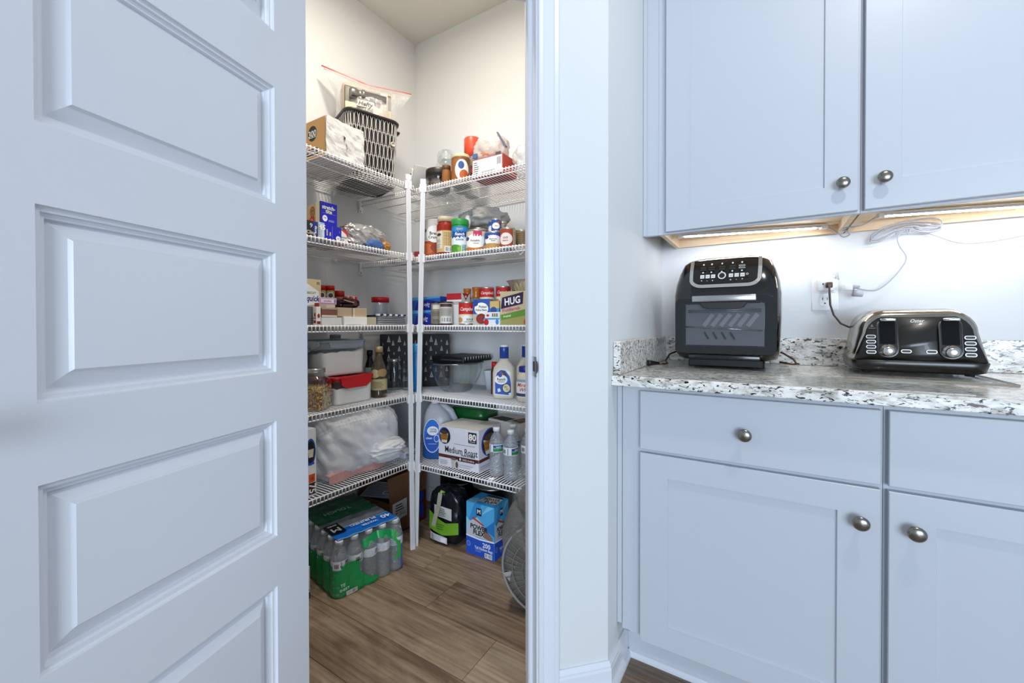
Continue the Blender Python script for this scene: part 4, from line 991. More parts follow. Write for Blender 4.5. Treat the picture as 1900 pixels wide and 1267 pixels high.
for x, y, h, lab in ((-1.296, 1.672, 0.182, 'left amber spice grinder behind the broth carton'), (-1.236, 1.665, 0.186, 'middle amber spice grinder behind the front soup can'), (-1.223, 1.72, 0.178, 'right amber spice grinder half hidden behind its neighbour')):
    t = thing('spice_grinder', lab, 'grinder', (x, y, ZR[2]), 0, 'amber spice grinders')
    MB().lathe([(0.019, 0), (0.02, 0.004), (0.02, h - 0.062), (0.016, h - 0.055)], M('#c9a26a', 0.3), 20).obj('body', t)
    MB().lathe([(0.017, h - 0.055), (0.0195, h - 0.05), (0.016, h - 0.035), (0.0185, h - 0.012), (0.020, h - 0.008), (0.020, h), (0, h)], M('#b8661a', 0.2), 20).obj('cap', t)
def f_pick(p):
    p.rect(0, 0, 1, 1, '#b9b4a4').rect(0, 0.42, 1, 1, '#2350a0').ell(0.5, 0.62, 0.40, 0.24, '#f3f2ee').ell(0.16, 0.84, 0.15, 0.12, '#1d3f8c').txt('Picked', 0.58, 0.70, 0.085, '#2b2b2e', w=0.5).txt('Kidney Beans', 0.5, 0.58, 0.07, '#2b2b2e', w=0.66).ell(0.5, 0.24, 0.30, 0.20, '#7c1f1a').lines(0.3, 0.1, 0.7, 0.36, 6, '#9a3a30', 4)
carton('bean_box', 'blue box with white oval and red beans picture', 'box', (-1.100, 1.535, ZR[2]), 0.25, (0.082, 0.045, 0.116), '#8f8b7c', {'f': f_pick})
def f_jui(p): p.rect(0, 0, 1, 1, '#3a8ccc').rect(0, 0.7, 1, 1, '#c9ab6a').ell(0.4, 0.62, 0.35, 0.14, '#274a86').txt('juice', 0.5, 0.3, 0.1, '#d6e8f6', w=0.6)
carton('juice_carton', 'small blue and gold juice carton behind the stacked packets', 'carton', (-1.034, 1.545, ZR[2]), 0.1, (0.046, 0.04, 0.105), '#3a8ccc', {'f': f_jui, 'r': f_jui})
def f_pk(p): p.rect(0, 0, 1, 1, '#e6e8ea').ell(0.2, 0.45, 0.1, 0.2, '#b3322c').rect(0.48, 0.2, 0.92, 0.8, '#d0c8b8').rect(0.52, 0.25, 0.58, 0.75, '#3a2c28').rect(0.66, 0.25, 0.72, 0.75, '#3a2c28').rect(0.8, 0.25, 0.86, 0.75, '#3a2c28')
def f_pk2(p): p.rect(0, 0, 1, 1, '#e2e8ee').rect(0, 0.8, 1, 1, '#4a9ad0').ell(0.16, 0.4, 0.16, 0.5, '#b3222c').ell(0.85, 0.45, 0.1, 0.4, '#3a86c4')
carton('pudding_packet', 'upper white pudding packet with brown print', 'packet', (-1.020, 1.503, ZR[2] + 0.0295), 0.05, (0.074, 0.03, 0.026), '#e6e8ea', {'f': f_pk})
carton('pudding_packet', 'lower white and blue pudding packet with cherry print', 'packet', (-1.022, 1.503, ZR[2]), 0.05, (0.080, 0.032, 0.029), '#dfe6ee', {'f': f_pk2})
def f_hug(p):
    p.rect(0, 0, 1, 1, '#c3b893').poly([(0, 0.0), (1, 0), (1, 0.34), (0, 0.22)], '#9c9a5c').poly([(0, 0.3), (0.86, 0.48), (0.9, 0.30), (0.02, 0.14)], '#5f8f34').poly([(0.02, 0.48), (0.06, 0.82), (0.72, 0.97), (0.70, 0.62)], '#2c1640').txt('HUG', 0.38, 0.72, 0.20, '#f0ecf2', 0.14, 0.1, 0.03, w=0.5).txt('FruitBarrels', 0.34, 0.47, 0.09, '#c0458a', 0.14, 0.1, 0.02, w=0.66)
    p.txt('tropical', 0.22, 0.27, 0.06, '#eef2e2', 0.12, 0.1, w=0.4).poly([(0.84, 0.5), (1, 0.66), (1, 0.26), (0.92, 0.28)], '#b8432c').ell(0.86, 0.09, 0.13, 0.1, '#bf2a2a')
carton('drink_box', 'large beige and green fruit drink box at the right of third shelf', 'box', (-0.905, 1.56, ZR[2]), 0.0, (0.160, 0.12, 0.142), '#c3b893', {'f': f_hug})
t = thing('foil_pan', 'crimped aluminium foil pan on the fruit drink box', 'pan', (-0.905, 1.625, ZR[2] + 0.1425), 0.1)
mb = MB(); rr_ = []
for j in range(5):
    f = 0.72 + 0.28 * j / 4; z = 0.0 + 0.05 * j / 4
    rr_.append([((0.105 * f + (0.003 if i % 2 else 0)) * cos(2 * pi * i / 60), (0.085 * f + (0.003 if i % 2 else 0)) * sin(2 * pi * i / 60), z) for i in range(60)])
rr_.append([(0.113 * cos(2 * pi * i / 60), 0.093 * sin(2 * pi * i / 60), 0.052) for i in range(60)])
mb.loops(rr_, M('#c9c9c6', 0.25, 0.9), True, True, False); mb.obj('foil', t)
MB().box(-0.07, 0.02, -0.05, 0.05, 0.003, 0.008, M('#5a2c1a', 0.6)).obj('scrap_card', t)

# ================================================================== FOURTH SHELF, LEFT
FLOUR = M('#f8f6f2', 0.85)
def tub(name, label, loc, rz, W, D, Hh, fill_h, lid_m, clip_m, lid_h, fillm=FLOUR, power=9):
    t = thing(name, label, 'container', loc, rz)
    mb = MB(); loft(mb, [(0.0, W * 0.92, D * 0.92, power), (0.006, W * 0.95, D * 0.95, power), (Hh - lid_h, W, D, power)], TUB, 40, True, False); mb.obj('tub', t)
    mb = MB(); b0 = bmesh.new(); bmesh.ops.create_cube(b0, size=1); bmesh.ops.subdivide_edges(b0, edges=list(b0.edges), cuts=9, use_grid_fill=True)
    for v in b0.verts:
        k = 0.925 + 0.02 * (v.co.z + 0.5); z = (v.co.z + 0.5) * fill_h + 0.002
        if v.co.z > 0.4: z += noise.noise(Vector((v.co.x * 9, v.co.y * 9, 4))) * 0.012 + 0.012 * v.co.x
        cx = abs(v.co.x * 2) ** 8 * abs(v.co.y * 2) ** 8
        v.co = Vector((v.co.x * W * k * (1 - 0.05 * cx), v.co.y * D * k * (1 - 0.05 * cx), z))
    mb.bm(b0, fillm, True); mb.obj('filling', t)
    mb = MB(); loft(mb, [(Hh - lid_h, W + 0.004, D + 0.004, power), (Hh - lid_h * 0.35, W + 0.012, D + 0.012, power), (Hh - 0.003, W + 0.010, D + 0.010, power), (Hh, W - 0.004, D - 0.004, power), (Hh - 0.004, W - 0.02, D - 0.02, power)], lid_m, 40); mb.obj('lid', t)
    for f in (0, 1):
        mb = MB()
        if f == 0: mb.T = Matrix.Translation((0, -D / 2 - 0.006, Hh - 0.004))
        else: mb.T = Matrix.Translation((-W / 2 - 0.006, 0, Hh - 0.004)) @ Matrix.Rotation(-H90, 4, 'Z')
        wd = (W if f == 0 else D) * 0.40
        mb.loops([[(wd * x, yy, z) for x, z in ((-1, 0), (1, 0), (0.94, -lid_h * 1.5), (0.6, -lid_h * 2.3), (-0.6, -lid_h * 2.3), (-0.94, -lid_h * 1.5))] for yy in (0.004, 0.0, -0.003)], clip_m, True, True, True); mb.obj('lid_clip', t)
    return t
tub('flour_container', 'clear container of white flour with grey clip lid, upper of two', (-1.640, 1.150, ZL[3] + 0.1195), H90, 0.215, 0.185, 0.150, 0.098, film('grey_lid_plastic', '#c9d2da', 0.1, 0.4, 0.15, 0.6, '#aab4be'), film('clip_plastic', '#c9d2da', 0.1, 0.4, 0.15, 0.65, '#b8c4d0'), 0.014)
tub('flour_container', 'clear container of white powder with red clip lid, lower of two', (-1.605, 1.168, ZL[3]), H90, 0.196, 0.195, 0.119, 0.068, M('#b5101c', 0.3), M('#c01520', 0.3), 0.020)
t = thing('flour_bin', 'large translucent grey flour bin behind the cereal jar', 'container', (-1.715, 0.942, ZL[3]), H90)
mb = MB(); loft(mb, [(0.0, 0.16, 0.19, 8), (0.22, 0.175, 0.205, 8)], film('grey_bin_plastic', '#b9bcbc', 0.08, 0.4, 0.15, 0.55, '#8f9190'), 36, True, False); mb.obj('bin', t)
mb = MB(); loft(mb, [(0.22, 0.185, 0.215, 8), (0.236, 0.187, 0.217, 8), (0.240, 0.178, 0.208, 8)], M('#9a9c9a', 0.4), 36); mb.obj('lid', t)
can('squat_tin', 'small grey tin standing on the flour container lid', 'tin', (-1.690, 1.200, ZL[3] + 0.2700), LA, 0.024, 0.020, '#8c918f', None, lid='#a7adab')
# cereal jar
t = thing('cereal_jar', 'square glass jar of ring cereal with silver lid', 'jar', (-1.535, 0.994, ZL[3]), 0.55)
mb = MB(); loft(mb, [(0.0, 0.094, 0.094, 5), (0.006, 0.104, 0.104, 5), (0.115, 0.104, 0.104, 5), (0.130, 0.090, 0.090, 3), (0.138, 0.078, 0.078, 2), (0.150, 0.078, 0.078, 2)], GLASS, 36, True, False); mb.obj('glass', t)
MB().lathe([(0.0415, 0.146), (0.0425, 0.147), (0.0425, 0.151), (0.041, 0.153), (0.0425, 0.155), (0.0425, 0.161), (0.040, 0.164), (0, 0.165)], M('#b9b7b2', 0.25, 0.95), 32).obj('lid', t)
mb = MB(); loft(mb, [(0.003, 0.084, 0.084, 5), (0.082, 0.086, 0.086, 5)], M('#a9824a', 0.8), 24)
q = random.Random(3); OR_ = []
for k in range(420):
    a = q.random(); side = q.randrange(5)
    z = q.uniform(0.006, 0.086); u = q.uniform(-0.045, 0.045)
    if side == 4: pos = Vector((u, q.uniform(-0.045, 0.045), 0.084 + q.uniform(0, 0.006)))
    else: pos = Vector(((u, -0.0455), (0.0455, u), (u, 0.0455), (-0.0455, u))[side] + (z,))
    R = Matrix.Rotation(q.uniform(0, pi), 4, 'X') @ Matrix.Rotation(q.uniform(0, pi), 4, 'Y')
    mb.T = Matrix.Translation(pos) @ R
    mb.tube([(0.0048 * cos(2 * pi * i / 7), 0.0048 * sin(2 * pi * i / 7), 0) for i in range(8)], 0.0021, M('#cfac74' if k % 3 else '#bb9456', 0.7), 4, True, False)
mb.T = None
o = mb.obj('cereal', t); o['kind'] = 'stuff'
# oil bottle
def bottle(name, label, loc, rz, levels, glass_m, liquid, cap, cap_m, fn=None, lz=None, lR=None, group=None, cat='bottle', seg=28):
    t = thing(name, label, cat, loc, rz, group)
    MB().lathe(levels, glass_m, seg).obj('glass', t)
    if liquid: MB().lathe(liquid[0], liquid[1], seg).obj('liquid', t)
    MB().lathe(cap, cap_m, seg).obj('cap', t)
    if fn: print_cyl(t, lR, lz[0], lz[1], fn)
    return t
def f_oil(p): p.rect(0, 0, 1, 0.52, '#b3a272').rect(0.06, 0.04, 0.94, 0.48, '#c4b486').lines(0.2, 0.10, 0.8, 0.42, 5, '#6a5a34', 4).ell(0.3, 0.76, 0.2, 0.2, '#cbbb92').ell(0.62, 0.80, 0.22, 0.18, '#a88f5c').ell(0.2, 0.72, 0.1, 0.08, '#e9e4d2')
bottle('oil_bottle', 'olive oil bottle with gold cap and tan labels', (-1.545, 1.325, ZL[3]), LA, [(0.034, 0), (0.036, 0.004), (0.036, 0.022), (0.033, 0.03), (0.033, 0.08), (0.036, 0.10), (0.034, 0.135), (0.024, 0.16), (0.0165, 0.185), (0.0155, 0.21)], film('olive_glass', '#c9c39c', 0.08, 0.5, 0.05, 0.25, '#6a5a30'), ([(0.031, 0.002), (0.033, 0.022), (0.030, 0.03), (0.030, 0.10), (0.0, 0.101)], M('#4a3c18', 0.2)), [(0.019, 0.208), (0.019, 0.232), (0.017, 0.235), (0, 0.235)], M('#c9b183', 0.35, 0.4), f_oil, (0.035, 0.135), 0.0365)
bottle('sauce_bottle', 'dark sauce bottle with teal label behind the oil bottle', (-1.650, 1.360, ZL[3]), LA, [(0.024, 0), (0.025, 0.004), (0.025, 0.12), (0.018, 0.15), (0.012, 0.17), (0.012, 0.19)], M('#15110e', 0.15), None, [(0.014, 0.188), (0.014, 0.212), (0, 0.213)], BLACK, lambda p: p.rect(0, 0, 1, 1, '#b7c4c4').ell(0.5, 0.4, 0.2, 0.3, '#5f8a92'), (0.04, 0.13), 0.0255)
MJ = [(0.036, 0), (0.040, 0.004), (0.040, 0.115), (0.037, 0.128), (0.034, 0.134), (0.034, 0.145)]
t = thing('mason_jar', 'empty glass canning jar with silver lid beside the oil bottle', 'jar', (-1.655, 1.520, ZR[3]), LA)
MB().lathe(MJ, GLASS, 28).obj('glass', t); MB().lathe([(0.0365, 0.143), (0.0375, 0.144), (0.0375, 0.156), (0.0355, 0.159), (0, 0.159)], M('#c4c4c2', 0.25, 0.9), 28).obj('lid', t)
t = thing('glass_mug', 'clear glass mug with handle behind the left pole', 'mug', (-1.585, 1.555, ZR[3]), 2.6)
MB().lathe([(0.034, 0), (0.037, 0.004), (0.037, 0.105), (0.034, 0.118), (0.035, 0.13)], GLASS, 28).obj('glass', t)
MB().tube([(0.036, 0, 0.10), (0.052, 0, 0.10), (0.060, 0, 0.088), (0.060, 0, 0.03), (0.052, 0, 0.018), (0.036, 0, 0.018)], 0.0045, GLASS, 8).obj('handle', t)
# ================================================================== FOURTH SHELF, BACK
def f_tri(p):
    q = random.Random(5); p.rect(0, 0, 1, 1, '#0c0c0f')
    for j in range(5):
        for i in range(13):
            u = 0.04 + i * 0.0765 + q.uniform(-0.008, 0.008); v = 0.12 + j * 0.17 + 0.06 * (i % 2); s_ = q.choice((0.5, 0.8, 1.0, 1.25))
            a, h_ = 0.020 * s_, 0.10 * s_
            p.poly([(u - a, v), (u + a, v), (u, v + h_)], '#b9b4b0'); p.k -= 1
            p.k += 1
            p.poly([(u - a * 0.3, v + h_ * 0.15), (u + a * 0.4, v + h_ * 0.15), (u, v + h_ * 0.55)], '#5a565a'); p.k -= 1
carton('gift_bin', 'black storage box with white triangles in the shelf corner', 'box', (-1.675, 1.690, ZR[3]), pi / 4, (0.362, 0.16, 0.282), '#0c0c0f', {'f': f_tri, 'l': f_tri, 'r': f_tri}, None, 0.002, 'box')
def f_tri2(p):
    for i in range(11): p.poly([(0.04 + i * 0.09, 0.95), (0.085 + i * 0.09, 0.95), (0.062 + i * 0.09, 0.35)], '#c9c5c2'); p.k -= 1
t = carton('bin_lid', 'black lid with white triangles lying across the glass bowl', 'lid', (-1.369, 1.723, ZR[3] + 0.1455), 0.0, (0.205, 0.245, 0.030), '#0c0c0f', {'f': lambda p: p.rect(0.3, 0.42, 0.95, 0.5, '#6a6a70'), 'r': f_tri2}, None, 0.004, 'lid')
t = thing('glass_bowl', 'clear glass mixing bowl under the black lid', 'bowl', (-1.360, 1.665, ZR[3]), 0)
MB().lathe([(0.07, 0), (0.075, 0.004), (0.098, 0.03), (0.116, 0.065), (0.128, 0.105), (0.134, 0.139), (0.137, 0.143), (0.131, 0.143)], GLASS, 48).obj('glass', t)
MB().lathe([(0.137, 0.139), (0.1395, 0.142), (0.137, 0.145), (0.131, 0.144), (0.137, 0.139)], film('rim_glass', '#cfd6d4', 0.25, 0.6, 0.03), 48).obj('rim', t)
t = thing('spray_can', 'bright blue spray can between the two poles', 'spray can', (-1.512, 1.535, ZR[3]), RA)
MB().lathe([(0.026, 0), (0.028, 0.003), (0.028, 0.188), (0.026, 0.194)], M('#1b86dc', 0.3), 28).obj('can', t)
MB().lathe([(0.0265, 0.192), (0.0275, 0.194), (0.0265, 0.225), (0.022, 0.236), (0.012, 0.240), (0, 0.240)], M('#3a9fe6', 0.35), 28).obj('cap', t)
print_cyl(t, 0.0282, 0.01, 0.185, lambda p: (p.barcode(0.08, 0.03, 0.36, 0.2), p.lines(0.08, 0.3, 0.3, 0.9, 14, '#0f4f96', 3), p.ell(0.85, 0.55, 0.1, 0.05, '#dfeefa')))
t = thing('storage_tub', 'white plastic tub behind the glass bowl', 'tub', (-1.200, 1.800, ZR[3]), 0.3)
mb = MB(); loft(mb, [(0, 0.11, 0.08, 5), (0.09, 0.13, 0.10, 5), (0.098, 0.135, 0.105, 5)], M('#c9d2dc', 0.4), 32); mb.obj('tub', t)
# ranch dressing bottle
def dressing(label, loc, rz, s=1.0):
    t = thing('dressing_bottle', label, 'bottle', loc, rz, 'ranch dressing bottles'); CR = M('#d9d2c0', 0.3)
    mb = MB(); loft(mb, [(0.0, 0.082, 0.066, 5), (0.006, 0.094, 0.076, 5), (0.020, 0.100, 0.080, 5), (0.115, 0.100, 0.080, 5), (0.140, 0.092, 0.074, 4), (0.160, 0.064, 0.058, 3), (0.172, 0.046, 0.046, 2.3), (0.182, 0.040, 0.040, 2)], CR, 40); mb.obj('bottle', t)
    MB().lathe([(0.0205, 0.178), (0.0205, 0.232), (0.0195, 0.234), (0, 0.234)], M('#2146a0', 0.25), 28).obj('neck_wrap', t)
    MB().lathe([(0.0200, 0.2325), (0.0205, 0.234), (0.0205, 0.2415), (0.0195, 0.243), (0, 0.243)], M('#e9eaec', 0.4), 28).obj('cap', t)
    mb = MB(); mp, asp = face_map(0.10, 0.0805, 0.18, 'f'); p = Print(mb, mp, asp)
    out = [(0.10, 0.13), (0.86, 0.10), (0.92, 0.16), (0.92, 0.40), (0.84, 0.58), (0.62, 0.72), (0.40, 0.74), (0.2, 0.66), (0.1, 0.5)]
    p.poly([((u - 0.5) * 0.94 + 0.5, (v - 0.42) * 1.06 + 0.42) for u, v in out], '#e4e6e8').poly([((u - 0.5) * 0.88 + 0.5, (v - 0.42) * 0.98 + 0.42) for u, v in out], '#2c55b0')
    p.poly([(0.15, 0.44), (0.3, 0.66), (0.55, 0.70), (0.70, 0.6), (0.5, 0.5), (0.25, 0.4)], '#3a4438').ell(0.42, 0.63, 0.1, 0.04, '#b3574a').ell(0.42, 0.49, 0.29, 0.12, '#f2f2f0').ell(0.38, 0.60, 0.09, 0.05, '#2450b0').txt('Ranch', 0.43, 0.50, 0.06, '#23242c', 0, 0, 0.02, w=0.42).txt('DRESSING', 0.43, 0.435, 0.026, '#23242c', w=0.4)
    p.ell(0.66, 0.28, 0.20, 0.12, '#14181c').ell(0.66, 0.28, 0.165, 0.10, '#d6cfb4').ell(0.62, 0.31, 0.07, 0.03, '#a8a47c').ell(0.70, 0.25, 0.06, 0.03, '#b9ae88').poly([(0.26, 0.26), (0.36, 0.28), (0.42, 0.2), (0.28, 0.18)], '#e2e8f2').ell(0.82, 0.14, 0.06, 0.03, '#cfd8ea')
    mb.obj('label', t)
    return t
dressing('cream ranch dressing bottle with blue neck at the front', (-1.030, 1.600, ZR[3]), 0.42)
dressing('second ranch dressing bottle with blue neck, behind the front one', (-0.975, 1.706, ZR[3]), 0.5)
bottle('ketchup_bottle', 'slim dark bottle with red cap behind the ranch bottle', (-1.130, 1.668, ZR[3]), RA, [(0.016, 0), (0.017, 0.004), (0.017, 0.11), (0.012, 0.128), (0.011, 0.135)], M('#5a2a14', 0.2), None, [(0.014, 0.13), (0.014, 0.155), (0, 0.156)], M('#c81d1c', 0.35))
bottle('soy_bottle', 'black bottle with black cap at the far right of fourth shelf', (-0.945, 1.805, ZR[3]), RA, [(0.03, 0), (0.031, 0.004), (0.031, 0.15), (0.02, 0.19), (0.016, 0.215)], M('#0e0b0a', 0.15), None, [(0.019, 0.213), (0.019, 0.24), (0, 0.241)], BLACK)
t = thing('spread_jar', 'whipped dressing jar with blue lid partly behind the jamb', 'jar', (-0.905, 1.580, ZR[3]), 0.55, None)
MB().lathe([(0.036, 0), (0.041, 0.005), (0.041, 0.030), (0.040, 0.095), (0.038, 0.110), (0.030, 0.126), (0.027, 0.130)], M('#d3ccb8', 0.3), 32).obj('jar', t)
MB().lathe([(0.0295, 0.128), (0.031, 0.130), (0.031, 0.149), (0.029, 0.152), (0, 0.152)], M('#1b2a8c', 0.35), 32).obj('lid', t)
print_cyl(t, 0.0412, 0.022, 0.098, lambda p: (p.rect(-0.15, 0, 1.15, 1, '#e9e6e6'), p.rect(-0.15, 0.05, 1.15, 0.22, '#2a3a6a'), p.rect(-0.15, 0.86, 1.15, 1.0, '#8fa2bc'), p.txt('Miracle', 0.42, 0.70, 0.2, '#b8262c', 0, 0.3, 0.01, w=0.8), p.txt('Whip', 0.46, 0.44, 0.2, '#b8262c', 0, 0.3, 0.01, w=0.7)))
# ================================================================== LOWEST SHELF, LEFT
def f_c75(p):
    p.rect(0, 0, 1, 1, '#e3e2e0').ell(0.72, 0.66, 0.26, 0.20, '#1f4fa8').ell(0.72, 0.66, 0.21, 0.165, '#16120f').poly([(0.62, 0.58), (0.84, 0.58), (0.88, 0.70), (0.58, 0.70)], '#d8cdb2').rect(0.56, 0.47, 0.9, 0.50, '#1f4fa8')
    p.rect(0.62, 0.21, 0.93, 0.33, '#d2541e').txt('ct', 0.78, 0.27, 0.05, '#6a2408').rect(0.62, 0.03, 0.97, 0.20, '#2a1814').txt('75', 0.80, 0.115, 0.10, '#f0ece8', -H90, 0, 0.02)
carton('coffee_box', 'white coffee pod box with blue cup logo and sideways 75', 'box', (-1.580, 0.925, ZL[4]), H90, (0.080, 0.20, 0.256), '#e3e2e0', {'f': f_c75})
WBAG = film('white_bag_plastic', '#f2f4f8', 0.07, 0.3, 0.22, 0.82, '#eff1f5', 0.9)
t = thing('bag_bundle', 'bundle wrapped in wrinkled white plastic bag on the lowest left shelf', 'bag', (-1.675, 1.236, ZL[4]), H90)
mb = MB(); blob(mb, (0.43, 0.34, 0.275), WBAG, 41, 5, 0.11, 1.5, 4.2, True, True, fold=(3.4, 2.0, 0.45), fine=0.45); mb.obj('plastic_bag', t)
mb = MB(); blob(mb, (0.20, 0.16, 0.10), WBAG, 43, 5, 0.24, 1.7, 2.4, True, True, True, (0.10, -0.140, 0.025), fold=(0.6, 1.4, 2.0), fine=0.4); mb.obj('loose_fold', t)
MB().box(-0.185, 0.165, -0.150, 0.14, 0.0, 0.22, M('#e3e4ea', 0.6), 0.02, 2).obj('inner_pack', t)
mb = MB(); pts0 = []; pts1 = []
for i in range(19):
    x = -0.19 + 0.30 * i / 18; y = -0.158 - 0.010 * sin(i * 0.55)
    pts0.append((x, y, 0.002)); pts1.append((x, y - 0.002, 0.034 + 0.010 * sin(i * 0.5)))
mb.loops([pts0, pts1, [(p[0], p[1] + 0.03, p[2] + 0.004) for p in pts1]], M('#d9a3a0', 0.5), False); mb.obj('pink_band', t)
t = thing('flat_packet', 'flat white printed packet lying by the corner of the lowest shelf', 'packet', (-1.60, 1.50, ZL[4]), H90)
MB().box(-0.06, 0.02, -0.10, 0.12, 0.0, 0.034, M('#cfd2da', 0.45), 0.006, 2).obj('packet', t)
mb = MB(); mp, asp = face_map(0.08, 0.2, 0.034, 'f'); mb.T = Matrix.Translation((-0.02, 0, 0)); p = Print(mb, mp, asp); p.txt('TRASH BAGS', 0.5, 0.5, 0.4, '#3a3d48', w=0.8); mb.obj('printing', t)

# ================================================================== LOWEST SHELF, BACK
t = thing('detergent_jug', 'half full jug of blue liquid with oval blue label', 'jug', (-1.442, 1.620, ZR[4]), 0.55)
JW = film('jug_plastic', '#e6e9ee', 0.08, 0.35, 0.2, 0.78, '#c3c8d2')
JB = M('#2a62a8', 0.2)
def jl(z, w_, d, cx=0): return (z, w_, d, 3.2, cx, 0)
mb = MB(); loft(mb, [jl(0, 0.140, 0.110), jl(0.008, 0.156, 0.122), jl(0.118, 0.156, 0.122)], JB, 40, True, False); mb.obj('liquid_part', t)
mb = MB(); loft(mb, [jl(0.118, 0.156, 0.122), jl(0.165, 0.154, 0.120), jl(0.21, 0.132, 0.108, -0.006), jl(0.24, 0.10, 0.088, -0.012), jl(0.262, 0.06, 0.06, -0.016), jl(0.272, 0.04, 0.04, -0.018)], JW, 40, False, True); mb.obj('upper_part', t)
MB().tube([(-0.005, 0, 0.255), (0.03, 0, 0.252), (0.062, 0, 0.23), (0.082, 0, 0.19), (0.086, 0, 0.15), (0.076, 0, 0.12)], [0.016, 0.017, 0.017, 0.016, 0.015, 0.014], JW, 12).obj('handle', t)
MB().lathe([(0.019, 0.270), (0.020, 0.272), (0.020, 0.289), (0.018, 0.291), (0, 0.291)], M('#e3e6ea', 0.4), 24, (-0.018, 0)).obj('cap', t)
mb = MB(); mp, asp = face_map(0.156, 0.1225, 0.27, 'f'); p = Print(mb, mp, asp)
p.ell(0.36, 0.44, 0.285, 0.315, '#dfe6f0').ell(0.36, 0.44, 0.265, 0.30, '#1c6fd6').ell(0.36, 0.36, 0.22, 0.2, '#1a52b8').ell(0.38, 0.53, 0.18, 0.085, '#f2f4f8').txt('TOTAL', 0.40, 0.555, 0.03, '#1c2c5a', w=0.22).txt('POWER', 0.40, 0.515, 0.026, '#1c2c5a', w=0.22).ell(0.5, 0.39, 0.085, 0.07, '#cfe0f6').ell(0.5, 0.39, 0.068, 0.055, '#1f63cc').txt('clean', 0.26, 0.40, 0.04, '#eef3fb', w=0.2).rect(0.24, 0.285, 0.5, 0.295, '#b6cbee')
mb.obj('label', t)
def cup(p, u, v, s_, sx=None):
    q_ = p; mp0 = p.mp; k_ = (sx or s_) / s_
    p.mp = lambda a, b, l: mp0(u + (a - u) * k_, b, l)
    p.ell(u, v, 0.15 * s_, 0.36 * s_, '#1f3f9c').ell(u + 0.01, v - 0.01, 0.138 * s_, 0.33 * s_, '#14100e').poly([(u - 0.12 * s_, v + 0.10 * s_), (u + 0.10 * s_, v + 0.12 * s_), (u + 0.06 * s_, v - 0.30 * s_), (u - 0.07 * s_, v - 0.30 * s_)], '#d9d2c2').poly([(u - 0.11 * s_, v + 0.05 * s_), (u + 0.09 * s_, v + 0.08 * s_), (u + 0.075 * s_, v - 0.18 * s_), (u - 0.09 * s_, v - 0.20 * s_)], '#b5762e').ell(u - 0.01 * s_, v + 0.14 * s_, 0.10 * s_, 0.09 * s_, '#4a3a36')
    p.txt('COFFEE', u - 0.005, v - 0.01 * s_, 0.07 * s_, '#6a3a10', 0.06, w=0.16 * s_).txt('DARK', u - 0.005, v - 0.12 * s_, 0.06 * s_, '#6a3a10', 0.06, w=0.14 * s_)
    p.mp = mp0
def f_med(p):
    p.rect(0, 0, 1, 1, '#dcdce4').rect(0, 0.22, 1, 0.30, '#5a2418'); cup(p, 0.155, 0.765, 0.58, 0.98)
    p.rect(0.755, 0.68, 0.955, 0.94, '#2a1a1c').txt('80', 0.855, 0.825, 0.15, '#f4f0ee', 0, 0, 0.03).rect(0.785, 0.71, 0.925, 0.725, '#c9b9b4')
    p.txt('Medium Roast', 0.575, 0.445, 0.155, '#1c1a1e', 0, 0, 0.006, w=0.80).rect(0.4, 0.60, 0.92, 0.608, '#77757c').txt('Smooth and Mellow', 0.75, 0.355, 0.045, '#33313a', w=0.34).rect(0.5, 0.20, 0.93, 0.30, '#3a1a14').ell(0.56, 0.25, 0.02, 0.035, '#e6dcd6').txt('100% Arabica', 0.76, 0.25, 0.045, '#d9c2b6', w=0.3)
    p.lines(0.04, 0.06, 0.30, 0.18, 3, '#a9a9b2', 3).lines(0.52, 0.05, 0.95, 0.15, 2, '#b3b3bc', 3)
    p.poly([(0.33, 0.22), (0.47, 0.24), (0.45, 0.02), (0.35, 0.0)], '#b9b6b4').ell(0.40, 0.23, 0.072, 0.03, '#6a6664').ell(0.48, 0.10, 0.05, 0.10, '#d6d2ce').ell(0.48, 0.10, 0.035, 0.08, '#5a4636')
def f_medr(p): p.rect(0, 0, 1, 1, '#d8d8e2').rect(0, 0.22, 1, 0.30, '#5a2418'); cup(p, 0.50, 0.64, 0.95, 2.6); p.lines(0.06, 0.05, 0.9, 0.15, 2, '#a9a9b2', 3)
def f_medt(p):
    p.rect(0, 0, 1, 1, '#e4e2dc').rect(0.62, 0.6, 0.97, 0.97, '#cfcac0').lines(0.66, 0.65, 0.94, 0.92, 4, '#8a857c', 3)
carton('coffee_box', 'white medium roast coffee box marked 80 on the lowest back shelf', 'box', (-1.235, 1.608, ZR[4]), 0.03, (0.232, 0.18, 0.190), '#dcdce4', {'f': f_med, 'r': f_medr, 't': f_medt})
t = thing('green_lid_tub', 'plastic tub with dark green lid behind the coffee box', 'tub', (-1.345, 1.795, ZR[4]), 0.1)
mb = MB(); loft(mb, [(0, 0.17, 0.14, 5), (0.19, 0.20, 0.165, 5)], TUB, 36, True, False); mb.obj('tub', t)
mb = MB(); loft(mb, [(0.182, 0.215, 0.18, 5), (0.205, 0.22, 0.185, 5), (0.232, 0.205, 0.17, 5), (0.240, 0.18, 0.15, 5), (0.236, 0.15, 0.12, 5)], M('#0d5222', 0.3), 40); mb.obj('lid', t)
def f_brt(p): p.rect(0, 0, 1, 1, '#cfc9bf').poly([(0.02, 0.1), (0.55, 0.02), (0.6, 0.5), (0.1, 0.55)], '#241c1a').poly([(0.62, 0.2), (0.98, 0.12), (0.98, 0.8), (0.7, 0.75)], '#5a3a26').ell(0.82, 0.45, 0.12, 0.2, '#8a6a4a')
carton('coffee_box', 'white carton with dark cup picture on top behind the coffee box', 'box', (-1.10, 1.79, ZR[4]), -0.15, (0.20, 0.15, 0.198), '#d3cec6', {'t': f_brt})

